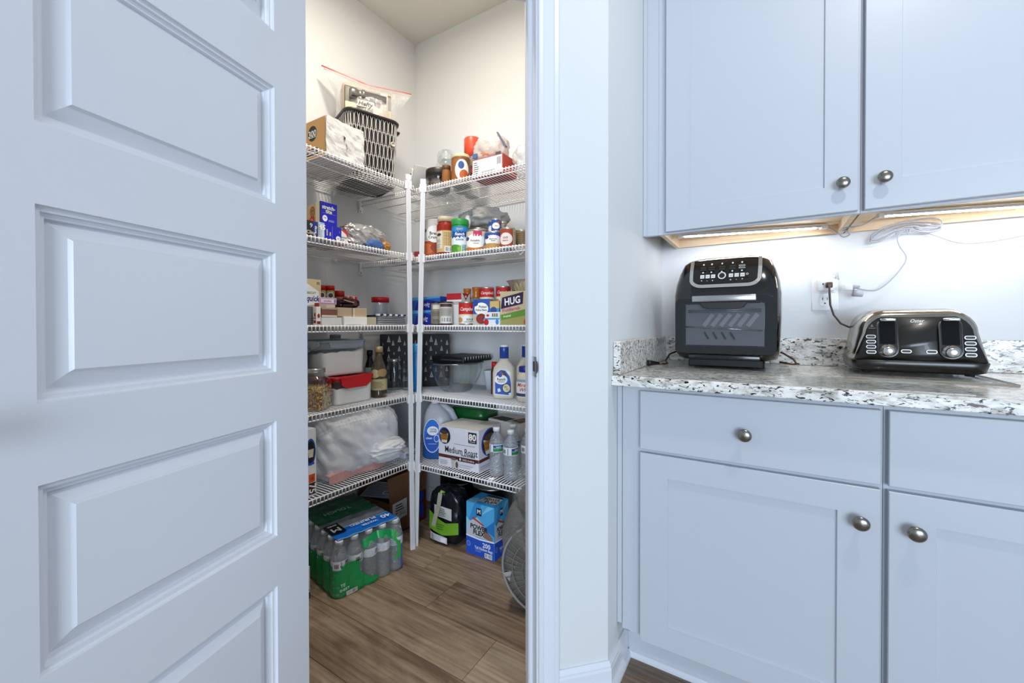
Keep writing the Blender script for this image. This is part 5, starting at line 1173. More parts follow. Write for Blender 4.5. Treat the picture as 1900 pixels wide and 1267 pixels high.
# water bottles
CAPW = M('#e6e8ea', 0.4)
BP_ = [(0.026, 0), (0.030, 0.004), (0.0315, 0.012)]
for k in range(7):
    z = 0.018 + k * 0.0125
    BP_ += [(0.0315, z), (0.0290, z + 0.006)]
BP_ += [(0.0315, 0.106), (0.0315, 0.148), (0.030, 0.154), (0.025, 0.170), (0.0165, 0.186), (0.0128, 0.190), (0.0128, 0.198), (0.0150, 0.199), (0.0150, 0.201)]
me_bottle = MB().lathe(BP_, WATER, 20).mesh('bottle')
me_cap = MB().lathe([(0.0155, 0.198), (0.0155, 0.212), (0.0145, 0.2135), (0, 0.2135)], CAPW, 18).mesh('cap')
_mb = MB(); mp, asp = cyl_map(0.0318, 0.110, 0.144, 2 * pi); p = Print(_mb, mp, asp); p.fine = 20
p.grid(0, 0, 1, 1, M('#e6eaf2', 0.35)).rect(0, 0.0, 1, 0.10, '#cfd6e4').rect(0.40, 0.1, 0.5, 0.9, '#1c2430').rect(0.5, 0.1, 0.72, 0.5, '#2f8a4a').rect(0.5, 0.55, 0.72, 0.9, '#2a4f8c').txt('water', 0.61, 0.72, 0.2, '#e8eef6', w=0.18).barcode(0.27, 0.15, 0.36, 0.8).lines(0.76, 0.2, 0.96, 0.8, 4, '#7a86a0', 2)
me_label = _mb.mesh('label')
def water(loc, rz, label):
    t = thing('water_bottle', label, 'bottle', loc, rz, 'loose water bottles on the lowest shelf')
    for n_, m_ in (('bottle', me_bottle), ('cap', me_cap), ('label', me_label)):
        o = bpy.data.objects.new(n_, m_); C.objects.link(o); o.parent = t
    return t
wb = [(-1.036, 1.545, 0.2, 'water bottle touching the coffee box, front left of the loose ones'), (-0.955, 1.535, 0.75, 'nearest loose water bottle at the front edge of the shelf'), (-0.905, 1.600, 0.9, 'loose water bottle partly behind the jamb, front right'), (-1.005, 1.635, 0.4, 'loose water bottle in the middle of the back row'), (-0.965, 1.715, 0.6, 'loose water bottle farthest back')]
for x, y, r_, l_ in wb: water((x, y, ZR[4]), r_, l_)

# ================================================================== PANTRY FLOOR
# pack of water bottles in printed shrink wrap; local x = world Y, local -y = world X
t = thing('water_bottle_pack', 'shrink wrapped pack of water bottles, green and blue wrap, on floor', 'bottle pack', (-1.602, 1.193, 0.0), H90 - 0.185)
NX, NY, PT = 5, 7, 0.0625
for i in range(NX):
    for j in range(NY):
        if 0 < i < NX - 1 and 1 < j < NY - 1: pass
        x = (i - (NX - 1) / 2) * PT; y = (j - (NY - 1) / 2) * PT
        b_ = bpy.data.objects.new('bottle', me_bottle); C.objects.link(b_); b_.parent = t; b_.location = (x, y, 0.002); b_.rotation_euler[2] = 0.4 + i * 0.7
        for n_, m_ in (('cap', me_cap), ('label', me_label)):
            if n_ == 'label' and not (j == 0 or i == 0): continue
            o = bpy.data.objects.new(n_, m_); C.objects.link(o); o.parent = b_
WX, WY = NX * PT, NY * PT
GREEN = M('#1a9c56', 0.22, 0, 0.6); BLUE = M('#1a6fd2', 0.22, 0, 0.6); GREEN2 = M('#3fae5a', 0.25)
def wrap_pt(s, z):
    """outline around the bottles, s runs along the perimeter in metres"""
    P = 2 * (WX + WY); s %= P
    tz = 0 if z < 0.13 else min(1, (z - 0.13) / 0.07)
    ins = -0.0012 + 0.017 * tz ** 1.5 + (0.004 if z < 0.006 else 0)
    if s < WX: x, y, nx, ny, u = -WX / 2 + s, -WY / 2, 0, -1, s
    elif s < WX + WY: x, y, nx, ny, u = WX / 2, -WY / 2 + s - WX, 1, 0, s - WX
    elif s < 2 * WX + WY: x, y, nx, ny, u = WX / 2 - (s - WX - WY), WY / 2, 0, 1, s - WX - WY
    else: x, y, nx, ny, u = -WX / 2, WY / 2 - (s - 2 * WX - WY), -1, 0, s - 2 * WX - WY
    sc = abs(sin(pi * u / PT)) ** 0.7
    dd = 0.0085 * (1 - sc) * (1 if z < 0.16 else 1.3)
    rr = 0.03; ix, iy = max(-WX / 2 + rr, min(WX / 2 - rr, x)), max(-WY / 2 + rr, min(WY / 2 - rr, y))
    dx, dy = x - ix, y - iy; l_ = math.hypot(dx, dy)
    if l_ > rr: x, y = ix + dx / l_ * rr, iy + dy / l_ * rr; dd = min(dd, 0.002)
    w_ = 0.0015 * noise.noise(Vector((x * 60, y * 60, z * 60)))
    return (x - nx * (dd + ins) + nx * w_, y - ny * (dd + ins) + ny * w_, z)
NS = 400; NZ = 56; zs = [0.001 + 0.2135 * k / NZ for k in range(NZ + 1)]
P_ = 2 * (WX + WY)
vs = [wrap_pt(P_ * i / NS, z) for z in zs for i in range(NS)]
film_f, gr_f, gl_f, bl_f = [], [], [], []
for j in range(NZ):
    z = (zs[j] + zs[j + 1]) / 2
    for i in range(NS):
        s_ = P_ * (i + 0.5) / NS; f = (j * NS + i, j * NS + (i + 1) % NS, (j + 1) * NS + (i + 1) % NS, (j + 1) * NS + i)
        k = film_f
        if s_ < WX:                              # seen end, facing the doorway
            u = s_ / WX; du, dz = (u - 0.60) / 0.275, (z - 0.098) / 0.070; r2 = du * du + dz * dz
            if u > 0.93: k = bl_f if z < 0.165 else film_f
            elif r2 < 1: k = film_f
            elif u > 0.60 and z < 0.040 + (u - 0.6) * 0.06: k = film_f
            elif u < 0.38: k = gr_f if z < 0.128 else film_f
            elif r2 < 2.1: k = gl_f if u > 0.82 else gr_f
            else: k = gr_f if (z < 0.1 and u < 0.5) else film_f
        elif s_ > 2 * WX + WY: k = gr_f if z < 0.128 else film_f        # left long side
        elif s_ < WX + 0.06: k = bl_f if z < 0.16 else film_f
        else: k = gr_f if z < 0.12 else film_f
        k.append(f)
for n_, fl_, m_ in (('clear_wrap', film_f, WRAP), ('green_print', gr_f, GREEN), ('light_green_print', gl_f, GREEN2), ('blue_print', bl_f, BLUE)):
    mb = MB(); mb.add(vs, fl_, m_, True)
    o = mb.obj(n_, t); bmx = bmesh.new(); bmx.from_mesh(o.data); bmesh.ops.delete(bmx, geom=[v for v in bmx.verts if not v.link_faces], context='VERTS'); bmx.to_mesh(o.data); bmx.free()
# printed top film in bands (local y: -WY/2 is the seen end)
mb = MB()
def topz(x, y): return 0.2215 + 0.0025 * noise.noise(Vector((x * 25, y * 25, 2))) - 0.004 * (1 - abs(cos(pi * x / PT)) * abs(cos(pi * y / PT)))
bands = [(-0.198, -0.190, M('#6aa6e2', 0.25)), (-0.190, -0.110, BLUE), (-0.110, -0.100, M('#7fb2e6', 0.25)), (-0.100, -0.020, film('grey_band_film', '#dfe4ea', 0.10, 0.4, 0.15, 0.6, '#7f8790', 0.5)), (-0.020, 0.200, M('#14603a', 0.25))]
for y0, y1, m_ in bands:
    ny = max(2, int((y1 - y0) / 0.012)); vs2 = []; fs2 = []
    for j in range(ny + 1):
        for i in range(25):
            x = -WX / 2 + 0.022 + (WX - 0.044) * i / 24; y = y0 + (y1 - y0) * j / ny
            vs2.append((x, y, topz(x, y)))
    for j in range(ny):
        for i in range(24): fs2.append((j * 25 + i, j * 25 + i + 1, (j + 1) * 25 + i + 1, (j + 1) * 25 + i))
    mb.add(vs2, fs2, m_, True)
mb.obj('top_print', t)
mb = MB()
def toptext(s, x, y, h, c, rot, shear=0.0):
    vs_, fs_, wd = text_geo(s, shear, 0.02); ca, sa = cos(rot), sin(rot)
    mb.add([(x + (a * ca - b * sa) * h, y + (a * sa + b * ca) * h, 0.2260) for a, b in vs_], fs_, M(c, 0.4))
toptext('PURIFIED', 0.005, -0.128, 0.020, '#dfe9f4', pi); toptext('WATER', 0.02, -0.160, 0.014, '#dfe9f4', pi); toptext('40', 0.10, -0.150, 0.030, '#eef4fa', pi)
toptext('purified', 0.02, -0.06, 0.016, '#3a4450', pi); toptext('TOUCH', -0.02, 0.05, 0.024, '#8fb89c', pi)
mb.obj('top_lettering', t, kind='stuff')
mb = MB(); mb.add([(-0.135, -0.150, 0.2255), (-0.075, -0.150, 0.2255), (-0.075, -0.060, 0.2255), (-0.135, -0.060, 0.2255)], [(0, 1, 2, 3)], M('#0d0e12', 0.3))
toptext('M', -0.105, -0.118, 0.036, '#aeb4bc', pi); toptext('MARK', -0.105, -0.076, 0.010, '#e6eaf0', pi)
mb.obj('emblem', t)
mb = MB(); mb.T = Matrix.Translation((-WX / 2 + 0.05, -WY / 2 - 0.0035, 0))
p = Print(mb, lambda u, v, l: (u * 0.07, -l, v * 0.1), 0.7); p.barcode(-0.1, 0.06, 0.55, 0.22, 4); p.txt('SHEET', -0.2, 0.34, 0.10, '#d6efe0', 0, 0, 0.02, w=0.6).txt('TE', -0.3, 0.52, 0.12, '#d6efe0', 0, 0, 0.02); mb.obj('side_lettering', t)
# small white box beside the pack
carton('white_carton', 'narrow white carton with black print left of the water pack', 'box', (-1.60, 0.945, 0.0), H90, (0.036, 0.16, 0.125), '#dedede', {'f': lambda p: p.rect(0, 0, 1, 0.2, '#2a2024').ell(0.4, 0.62, 0.3, 0.2, '#1a1a1c').rect(0.1, 0.24, 0.9, 0.3, '#4a4a50'), 'l': lambda p: p.rect(0, 0, 1, 0.2, '#2a2024')})
# open cardboard box with packing slip
t = thing('cardboard_box', 'open brown cardboard box with shipping label behind the water pack', 'box', (-1.735, 1.575, 0.0), H90)
cw, cd, chh, th_ = 0.255, 0.25, 0.165, 0.004
mb = MB()
mb.box(-cw / 2, cw / 2, -cd / 2, -cd / 2 + th_, 0, chh, CARD); mb.box(-cw / 2, cw / 2, cd / 2 - th_, cd / 2, 0, chh, CARD)
mb.box(-cw / 2, -cw / 2 + th_, -cd / 2 + th_, cd / 2 - th_, 0, chh, CARD); mb.box(cw / 2 - th_, cw / 2, -cd / 2 + th_, cd / 2 - th_, 0, chh, CARD)
mb.box(-cw / 2, cw / 2, -cd / 2, cd / 2, 0, 0.004, CARD); mb.obj('walls', t)
mb = MB(); mb.T = Matrix.Translation((0, -cd / 2, chh)) @ Matrix.Rotation(-0.12, 4, 'X'); mb.box(-cw / 2, cw / 2, 0, th_, 0.001, 0.125, CARD); mb.obj('flap', t)
mb = MB(); mb.T = Matrix.Translation((0, cd / 2, chh)) @ Matrix.Rotation(0.4, 4, 'X'); mb.box(-cw / 2, cw / 2, -th_, 0, 0.001, 0.12, CARD); mb.obj('flap', t)
mb = MB(); mb.T = Matrix.Translation((cw / 2, 0, chh)) @ Matrix.Rotation(0.1, 4, 'Y'); mb.box(-th_, 0, -cd / 2, cd / 2, 0.001, 0.125, CARD); mb.obj('flap', t)
mb = MB(); mb.T = Matrix.Translation((0, 0, 0)); p = Print(mb, lambda u, v, l: (-cw / 2 + u * cw, -cd / 2 - l, v * chh), cw / chh)
p.poly([(0.06, 0.40), (0.44, 0.45), (0.44, 1.0), (0.06, 0.97)], '#d4d4d8').lines(0.14, 0.62, 0.38, 0.94, 4, '#2e2c30', 6).barcode(0.2, 0.5, 0.4, 0.64, 3)
mb.obj('shipping_label', t)
mb = MB(); p = Print(mb, lambda u, v, l: (-cw / 2 + u * cw, -cd / 2 - l - 0.0006, v * chh), cw / chh)
p.rect(0.72, 0.0, 1.0, 0.98, '#5a1f14').ell(0.86, 0.82, 0.07, 0.16, '#1d3fb0').ell(0.86, 0.36, 0.06, 0.26, '#1d3fb0').ell(0.78, 0.58, 0.04, 0.10, '#1d3fb0')
mb.obj('side_print', t)
t = thing('packing_slip', 'grey printed packing slip tilted on the open cardboard box', 'paper', (-1.745, 1.520, 0.166), 0.35)
mb = MB(); mb.T = Matrix.Rotation(0.25, 4, 'X'); mb.box(-0.10, 0.10, -0.055, 0.075, 0.018, 0.0195, M('#a9aeb8', 0.6)); mb.obj('sheet', t)
mb = MB(); mb.T = Matrix.Rotation(0.25, 4, 'X'); p = Print(mb, lambda u, v, l: (-0.1 + 0.2 * u, -0.055 + 0.13 * v, 0.0195 + l), 1.5)
p.lines(0.05, 0.1, 0.95, 0.95, 9, '#6a6f7a', 8).barcode(0.55, 0.22, 0.9, 0.42, 5); mb.obj('printing', t)
# black and green litter bag
t = thing('litter_bag', 'black and green bag with white label on the pantry floor', 'bag', (-1.345, 1.590, 0.0), 0.12)
mb = MB(); blob(mb, (0.178, 0.120, 0.262), M('#10141c', 0.22), 51, 5, 0.10, 2.0, 4.0, True, True); mb.obj('bag', t)
mb = MB()
def bag_map(u, v, l):
    x = (u - 0.5) * 0.168; y = -0.060 + 0.010 * (2 * abs(u - 0.5)) ** 3 + 0.018 * max(0, v - 0.62) ** 1.5 - 0.003 * noise.noise(Vector((u * 5, v * 7, 1)))
    return (x, y - l - 0.004, v * 0.255)
p = Print(mb, bag_map, 0.66)
def bpoly(pts, c):
    n = 10; out_b, out_t = pts; l = p._lift(); vs_ = []; fs_ = []
    def ev(a, u):
        for (u0, v0), (u1, v1) in zip(a, a[1:]):
            if u0 <= u <= u1: return v0 + (v1 - v0) * (u - u0) / (u1 - u0)
        return a[-1][1]
    ua, ub = out_b[0][0], out_b[-1][0]
    for i in range(n + 1):
        u = ua + (ub - ua) * i / n; vb, vt = ev(out_b, u), ev(out_t, u)
        for k in range(5): vs_.append(bag_map(u, vb + (vt - vb) * k / 4, l))
    for i in range(n):
        for k in range(4): fs_.append((i * 5 + k, (i + 1) * 5 + k, (i + 1) * 5 + k + 1, i * 5 + k + 1))
    mb.add(vs_, fs_, M(c, 0.3))
bpoly(([(0.01, 0.28), (0.5, 0.20), (1.0, 0.26)], [(0.01, 0.62), (0.3, 0.52), (0.6, 0.44), (1.0, 0.48)]), '#6fa52c')
bpoly(([(0.22, 0.56), (0.8, 0.50)], [(0.22, 0.76), (0.8, 0.72)]), '#c4c6c4'); p.k += 1
bpoly(([(0.06, 0.08), (0.66, 0.05)], [(0.06, 0.22), (0.66, 0.17)]), '#cfcfd6')
p.lines(0.28, 0.56, 0.74, 0.72, 5, '#5a5f5c', 4); p.lines(0.09, 0.09, 0.24, 0.20, 4, '#3a3a40', 4); p.barcode(0.44, 0.07, 0.63, 0.16, 4); p.lines(0.30, 0.30, 0.64, 0.42, 3, '#45701a', 4)
mb.obj('label', t)
mb = MB(); mb.T = Matrix.Translation((-0.018, -0.079, 0))
mb.loops([[(x0 - 0.012, y, z), (x0 + 0.014, y - 0.004, z)] for x0, y, z in ((-0.024, 0.0, 0.095), (-0.012, -0.003, 0.135), (0.0, -0.002, 0.175), (0.004, 0.006, 0.205), (0.002, 0.022, 0.25))], M('#a9a796', 0.5), False, smooth=True); mb.obj('tape_strip', t)
MB().tube([(-0.02, -0.045, 0.205), (-0.022, -0.052, 0.235), (-0.012, -0.05, 0.256), (0.0, -0.04, 0.25)], [0.005, 0.011, 0.009, 0.004], M('#86a84a', 0.4), 8).obj('pull_tab', t)
# pots behind
t = thing('stock_pot', 'black stock pot with steel loop handles under the lowest shelf', 'pot', (-1.440, 1.770, 0.0), 0.4)
MB().lathe([(0.085, 0), (0.095, 0.006), (0.095, 0.26), (0.099, 0.268), (0.093, 0.268), (0.09, 0.25)], M('#101012', 0.25), 40).obj('pot', t)
MB().lathe([(0.098, 0.269), (0.097, 0.276), (0.06, 0.292), (0.02, 0.298), (0, 0.299)], STEEL, 40).obj('lid', t)
for a in (-1.2, 1.9):
    mb = MB(); mb.T = Matrix.Rotation(a, 4, 'Z'); mb.tube([(0.094, -0.035, 0.235), (0.125, -0.035, 0.24), (0.134, 0, 0.242), (0.125, 0.035, 0.24), (0.094, 0.035, 0.235)], 0.006, STEEL, 8); mb.obj('handle', t)
t = thing('steel_pot', 'stainless steel pot behind the blue bag carton', 'pot', (-1.215, 1.775, 0.0), 0.3)
MB().lathe([(0.085, 0), (0.095, 0.006), (0.095, 0.235), (0.102, 0.242), (0.102, 0.246), (0.09, 0.246)], M('#17171a', 0.3, 0.3), 48).obj('pot', t)
MB().lathe([(0.104, 0.2465), (0.106, 0.250), (0.100, 0.253), (0.088, 0.256), (0.086, 0.305), (0.080, 0.314), (0.0, 0.316)], STEEL, 48).obj('lid', t)
MB().tube([(-0.03, -0.082, 0.285), (-0.03, -0.104, 0.29), (0.03, -0.104, 0.29), (0.03, -0.082, 0.285)], 0.005, STEEL, 8).obj('handle', t)
# kitchen bag carton
def f_pw(p, cor=False):
    p.rect(0, 0, 1, 1, '#4aa8de').poly([(0, 0.5), (0.3, 1), (0.55, 1), (0.15, 0.3)], '#2f8ccc').poly([(0.65, 0.55), (1, 0.75), (1, 0.45)], '#1f74bc').poly([(0.55, 0.8), (1, 1), (0.78, 1)], '#7cc4ec').poly([(0, 0.2), (0.15, 0.3), (0.55, 0.45), (0, 0.7)], '#8fd0f0')
    p.poly([(0.02, 0.36), (0.10, 0.62), (0.40, 0.74), (0.62, 0.62), (0.96, 0.36)], '#c3c4c8').poly([(0.62, 0.60), (0.94, 0.42), (0.96, 0.34), (0.66, 0.38)], '#8a6a58')
    p.rect(0, 0, 1, 0.335, '#1d4fbe').poly([(0, 0.335), (0.5, 0.315), (1, 0.335), (1, 0.365), (0.5, 0.345), (0, 0.365)], '#e8f0fa')
    p.txt('POWER', 0.47, 0.545, 0.085, '#16161c', -0.03, 0, 0.035, w=0.62).txt('FLEX', 0.47, 0.445, 0.085, '#16161c', -0.03, 0, 0.035, w=0.46)
    p.rect(0.38, 0.78, 0.56, 0.92, '#14161c').txt('M', 0.47, 0.86, 0.075, '#e4e8ee', 0, 0, 0.03).poly([(0.22, 0.70), (0.26, 0.73), (0.52, 0.66), (0.66, 0.62), (0.62, 0.60), (0.48, 0.64)], '#b5402c')
    p.txt('200', 0.74, 0.245, 0.085, '#f4f7fc', 0, 0, 0.02, w=0.4).txt('Tall Kitchen Bags', 0.64, 0.165, 0.05, '#e2eaf6', w=0.64).lines(0.34, 0.09, 0.62, 0.135, 2, '#7f9fe0', 3).barcode(0.68, 0.02, 0.94, 0.11, 6).ell(0.10, 0.20, 0.075, 0.055, '#6f94dc').ell(0.10, 0.20, 0.055, 0.04, '#3a66c6')
def f_pwt(p):
    p.rect(0, 0, 1, 1, '#2f98d6').poly([(0, 0.0), (0.35, 0), (0.2, 0.5), (0, 0.3)], '#6fc0ea').poly([(0.25, 0.2), (0.95, 0.25), (0.9, 0.8), (0.4, 0.75)], '#b9bbc0').txt('POWER', 0.64, 0.58, 0.20, '#16161c', 0.25, 0, 0.03, w=0.5).txt('FLEX', 0.72, 0.36, 0.18, '#16161c', 0.25, 0, 0.03, w=0.4).ell(0.1, 0.15, 0.06, 0.08, '#9ad0f0').ell(0.6, 0.86, 0.3, 0.1, '#14283c')
carton('bag_carton', 'blue carton of tall kitchen bags marked 200 on the pantry floor', 'box', (-1.128, 1.605, 0.0), 0.0, (0.157, 0.118, 0.240), '#2f98d6', {'f': f_pw, 'r': f_pw, 't': f_pwt})
# bagged fan
t = thing('pedestal_fan', 'round fan grille in smoky plastic behind the door jamb', 'fan', (-0.692, 1.375, 0.177), 0.22)
FW = M('#74736f', 0.5)
def ringt(mb, R, y, r, m, seg=56): mb.tube([(R * cos(2 * pi * i / seg), y, R * sin(2 * pi * i / seg)) for i in range(seg + 1)], r, m, 6, True, False)
mb = MB(); ringt(mb, 0.170, 0.0, 0.006, FW); ringt(mb, 0.164, -0.045, 0.005, M('#8a8985', 0.4)); ringt(mb, 0.12, -0.062, 0.0025, FW); ringt(mb, 0.08, -0.066, 0.0025, FW); mb.obj('grille_rings', t)
mb = MB()
for i in range(36):
    a = 2 * pi * i / 36; mb.tube([(0.04 * cos(a), -0.068, 0.04 * sin(a)), (0.12 * cos(a + 0.1), -0.062, 0.12 * sin(a + 0.1)), (0.163 * cos(a + 0.15), -0.045, 0.163 * sin(a + 0.15)), (0.169 * cos(a + 0.15), 0.0, 0.169 * sin(a + 0.15))], 0.0014, FW, 4)
o = mb.obj('grille_wires', t); o['kind'] = 'stuff'
mb = MB(); mb.T = Matrix.Rotation(H90, 4, 'X'); mb.lathe([(0.045, 0.0), (0.048, 0.06), (0.042, 0.072), (0, 0.074)], M('#6f6e6a', 0.4), 28); mb.obj('hub', t)
for k in range(3):
    mb = MB(); mb.T = Matrix.Rotation(2 * pi * k / 3 + 0.4, 4, 'Y')
    mb.loops([[(r_, -0.03 + 0.02 * s_, s_ * (0.03 + r_ * 0.28)) for s_ in (-1, -0.4, 0.3, 1)] for r_ in (0.045, 0.09, 0.12, 0.150)], M('#a9a8a4', 0.35), False, smooth=True); mb.obj('blade', t)
mb = MB(); mb.T = Matrix.Rotation(-H90, 4, 'X'); mb.lathe([(0.07, 0.005), (0.075, 0.05), (0.055, 0.1), (0, 0.105)], M('#6f6e6a', 0.4), 28); mb.obj('motor', t)
t = thing('fan_bag', 'smoky translucent plastic bag draped over the round fan', 'bag', (-0.694, 1.378, 0.0), 0.22)
mb = MB(); vs = []; fs_ = []; NA, NR = 64, 14
for j in range(NR + 1):
    for i in range(NA):
        a = 2 * pi * i / NA; k = j / NR
        R = 0.178 + (0.10 * max(0, sin(a)) ** 2.0 if sin(a) > 0 else 0)
        th_y = 0.075 * (abs(1 - 2 * k)) ; prof_r = 1.0 - 0.92 * abs(1 - 2 * k) ** 3
        y = -0.078 + 0.15 * k
        wv = 1 + 0.03 * (1 - 2 * abs(noise.noise(Vector((cos(a) * 2.2, sin(a) * 2.2, k * 3 + 5))))) 
        r_ = R * prof_r * wv
        if a < pi and j > 0: wv2 = 0.012 * noise.noise(Vector((cos(a) * 6, k * 8, 3)))
        else: wv2 = 0
        vs.append((r_ * cos(a) * 0.97, y + wv2, max(0.002, 0.181 + r_ * sin(a))))
for j in range(NR):
    for i in range(NA): fs_.append((j * NA + i, j * NA + (i + 1) % NA, (j + 1) * NA + (i + 1) % NA, (j + 1) * NA + i))
mb.add(vs, fs_, BAGFAN, True); mb.obj('bag_film', t)
mb = MB(); blob(mb, (0.17, 0.09, 0.12), BAGFAN, 61, 4, 0.3, 2.4, 2.4, True, True, False, (-0.03, -0.01, 0.34)); mb.obj('gathered_top', t)

# ================================================================== COUNTER TOP
ZC = 0.9122
BX = M('#8a7d6c', 0.4)
def board(label, pts, th=0.006):
    t = thing('cutting_board', label, 'cutting board', (0, 0, ZC))
    MB().prism(pts, 0.0003, th, BOARDGLASS).obj('board', t)
    return t
def rr_poly(x0, x1, y0, y1, r, n=6):
    out = []
    for cx, cy, a0 in ((x1 - r, y0 + r, -pi / 2), (x1 - r, y1 - r, 0), (x0 + r, y1 - r, pi / 2), (x0 + r, y0 + r, pi)):
        for i in range(n + 1):
            a = a0 + (pi / 2) * i / n; out.append((cx + r * cos(a), cy + r * sin(a)))
    return out
board('clear glass cutting board under the black air fryer', rr_poly(-0.315, 0.055, 1.425, 1.855, 0.03))
t = board('glass cutting board with brown edge under the toaster', rr_poly(0.178, 0.502, 1.468, 1.86, 0.004, 2))
MB().box(0.180, 0.502, 1.4665, 1.4678, 0.0005, 0.0062, BX).box(0.5022, 0.5034, 1.468, 1.86, 0.0005, 0.0062, BX).obj('edge_strip', t)
board('thin clear glass board between the two appliances at the counter front', rr_poly(0.062, 0.375, 1.228, 1.455, 0.02), 0.004)

# air fryer oven
t = thing('air_fryer_oven', 'black air fryer oven with glass door and silver trimmed control panel', 'air fryer', (-0.132, 1.70, ZC + 0.0062))
FB = M('#0d0b0a', 0.13, 0, 0.6, 0.4)
FD = 0.29
def fl_(z, w_, d, cy, p_=6): return (z, w_, d, p_, 0.0, cy)
mb = MB(); loft(mb, [fl_(0.022, 0.270, 0.24, 0.0, 5), fl_(0.030, 0.308, 0.276, 0.0, 5), fl_(0.050, 0.322, FD, 0.0), fl_(0.16, 0.330, FD, 0.0), fl_(0.245, 0.330, FD, 0.0), fl_(0.285, 0.322, 0.278, 0.005), fl_(0.325, 0.303, 0.254, 0.014), fl_(0.360, 0.276, 0.226, 0.024), fl_(0.372, 0.252, 0.205, 0.030, 5), fl_(0.380, 0.215, 0.175, 0.034, 4), fl_(0.384, 0.13, 0.10, 0.036, 3), fl_(0.385, 0.01, 0.01, 0.036, 2)], FB, 72); mb.obj('body', t)
YF0 = -FD / 2
mb = MB(); mb.box(-0.108, 0.112, YF0 + 0.012, 0.10, 0.004, 0.024, M('#080808', 0.5)); mb.obj('base', t)
for x in (-0.10, 0.104):
    for y in (YF0 + 0.03, 0.09):
        MB().lathe([(0.012, 0.0), (0.013, 0.002), (0.013, 0.022)], M('#0a0a0a', 0.6), 14, (x, y)).obj('foot', t)
# drip tray drawer under the door
MB().box(-0.108, 0.106, YF0 - 0.010, YF0 + 0.02, 0.026, 0.043, M('#151414', 0.18, 0, 0.6), 0.003, 2).obj('drip_tray', t)
# front seam panel
def rr3(x0, x1, z0, z1, r, y, n=5): return [(a, y, b) for a, b in rr_poly(x0, x1, z0, z1, r, n)]
mb = MB(); mb.loops([rr3(-0.150, 0.150, 0.044, 0.236, 0.02, YF0 + 0.012), rr3(-0.150, 0.150, 0.044, 0.236, 0.02, YF0 - 0.012), rr3(-0.147, 0.147, 0.047, 0.233, 0.018, YF0 - 0.014), rr3(-0.124, 0.124, 0.070, 0.216, 0.014, YF0 - 0.014), rr3(-0.122, 0.122, 0.072, 0.214, 0.014, YF0 - 0.0005)], FB, True); d = mb.obj('door', t)
mb = MB(); mb.add(rr3(-0.124, 0.124, 0.070, 0.216, 0.016, YF0 - 0.0152) + rr3(-0.124, 0.124, 0.070, 0.216, 0.016, YF0 - 0.0182), [tuple(range(24))[::1], tuple(range(24, 48))] + [(i, (i + 1) % 24, 24 + (i + 1) % 24, 24 + i) for i in range(24)], SMOKE); mb.obj('glass', d)
MB().box(-0.117, 0.117, YF0 - 0.0025, YF0 - 0.0008, 0.074, 0.212, M('#8f8f92', 0.4, 0.1)).obj('oven_back', d)
mb = MB()
for k in range(6): mb.bar((-0.060 + k * 0.026, YF0 - 0.004, 0.138), (-0.032 + k * 0.026, YF0 - 0.004, 0.178), 0.013, 0.003, M('#b9b9ba', 0.4, 0.1))
for k in range(4): mb.bar((-0.058 + k * 0.026, YF0 - 0.004, 0.118), (-0.045 + k * 0.026, YF0 - 0.004, 0.095), 0.006, 0.003, M('#3f3f41', 0.4))
mb.obj('vent_slats', d)
mb = MB()
for z0, z1 in ((0.192, 0.192), (0.186, 0.186)): mb.tube([(-0.108, YF0 - 0.008, z0), (0.108, YF0 - 0.008, z1)], 0.0022, M('#a9a9a9', 0.25, 0.8), 6)
mb.tube([(-0.116, YF0 - 0.009, 0.136), (0.112, YF0 - 0.009, 0.124)], 0.0026, CHROME, 6); mb.obj('rack', d)
MB().box(-0.094, 0.094, YF0 - 0.028, YF0 - 0.0145, 0.220, 0.240, M('#b9b7b4', 0.22, 0.9), 0.002, 2).obj('handle', d)
mb = MB(); mb.loops([[(x, YF0 - 0.0185, z) for x, z in ((-0.072, 0.216), (0.072, 0.216), (0.060, 0.200), (0.045, 0.196), (-0.045, 0.196), (-0.060, 0.200))], [(x * 0.96, YF0 - 0.0235, z) for x, z in ((-0.072, 0.216), (0.072, 0.216), (0.060, 0.201), (0.045, 0.197), (-0.045, 0.197), (-0.060, 0.201))]], M('#2a2a2b', 0.3), True, True, True); mb.obj('handle_recess', d)
# control panel on the sloping brow: interpolate the body front
def brow(z):
    lv = [(0.245, -0.145), (0.285, 0.005 - 0.139), (0.325, 0.014 - 0.127), (0.360, 0.024 - 0.113), (0.372, 0.030 - 0.1025)]
    for (a, b), (c, d_) in zip(lv, lv[1:]):
        if z <= c: return b + (d_ - b) * (z - a) / (c - a)
    return lv[-1][1]
def pan(x, z, l): return (x, brow(z) - l - 0.0012, z)
ul = [(-0.104, 0.370)] + [(-0.104, 0.335), (-0.103, 0.310)] + [(-0.103 + 0.035 * (1 - cos(a)), 0.300 - 0.026 * sin(a)) for a in [pi / 2 * i / 6 for i in range(1, 7)]]
u_line = ul + [(-x, z) for x, z in reversed(ul)]
mb = MB(); n = len(ul)
vs = []
for (x, z) in ul:
    for k in range(9): vs.append(pan(x + (-2 * x) * k / 8, z, 0.0009))
mb.add(vs, [(i * 9 + k, i * 9 + k + 1, (i + 1) * 9 + k + 1, (i + 1) * 9 + k) for i in range(n - 1) for k in range(8)], M('#1a1918', 0.25)); pn = mb.obj('control_panel', t)
mb = MB()
def trim_off(pts, d_):
    out = []
    for i, (x, z) in enumerate(pts):
        a = pts[max(0, i - 1)]; b = pts[min(len(pts) - 1, i + 1)]; tx, tz = b[0] - a[0], b[1] - a[1]; l_ = math.hypot(tx, tz); out.append((x + tz / l_ * d_, z - tx / l_ * d_))
    return out
A_, B_ = trim_off(u_line, -0.0055), trim_off(u_line, 0.0055)
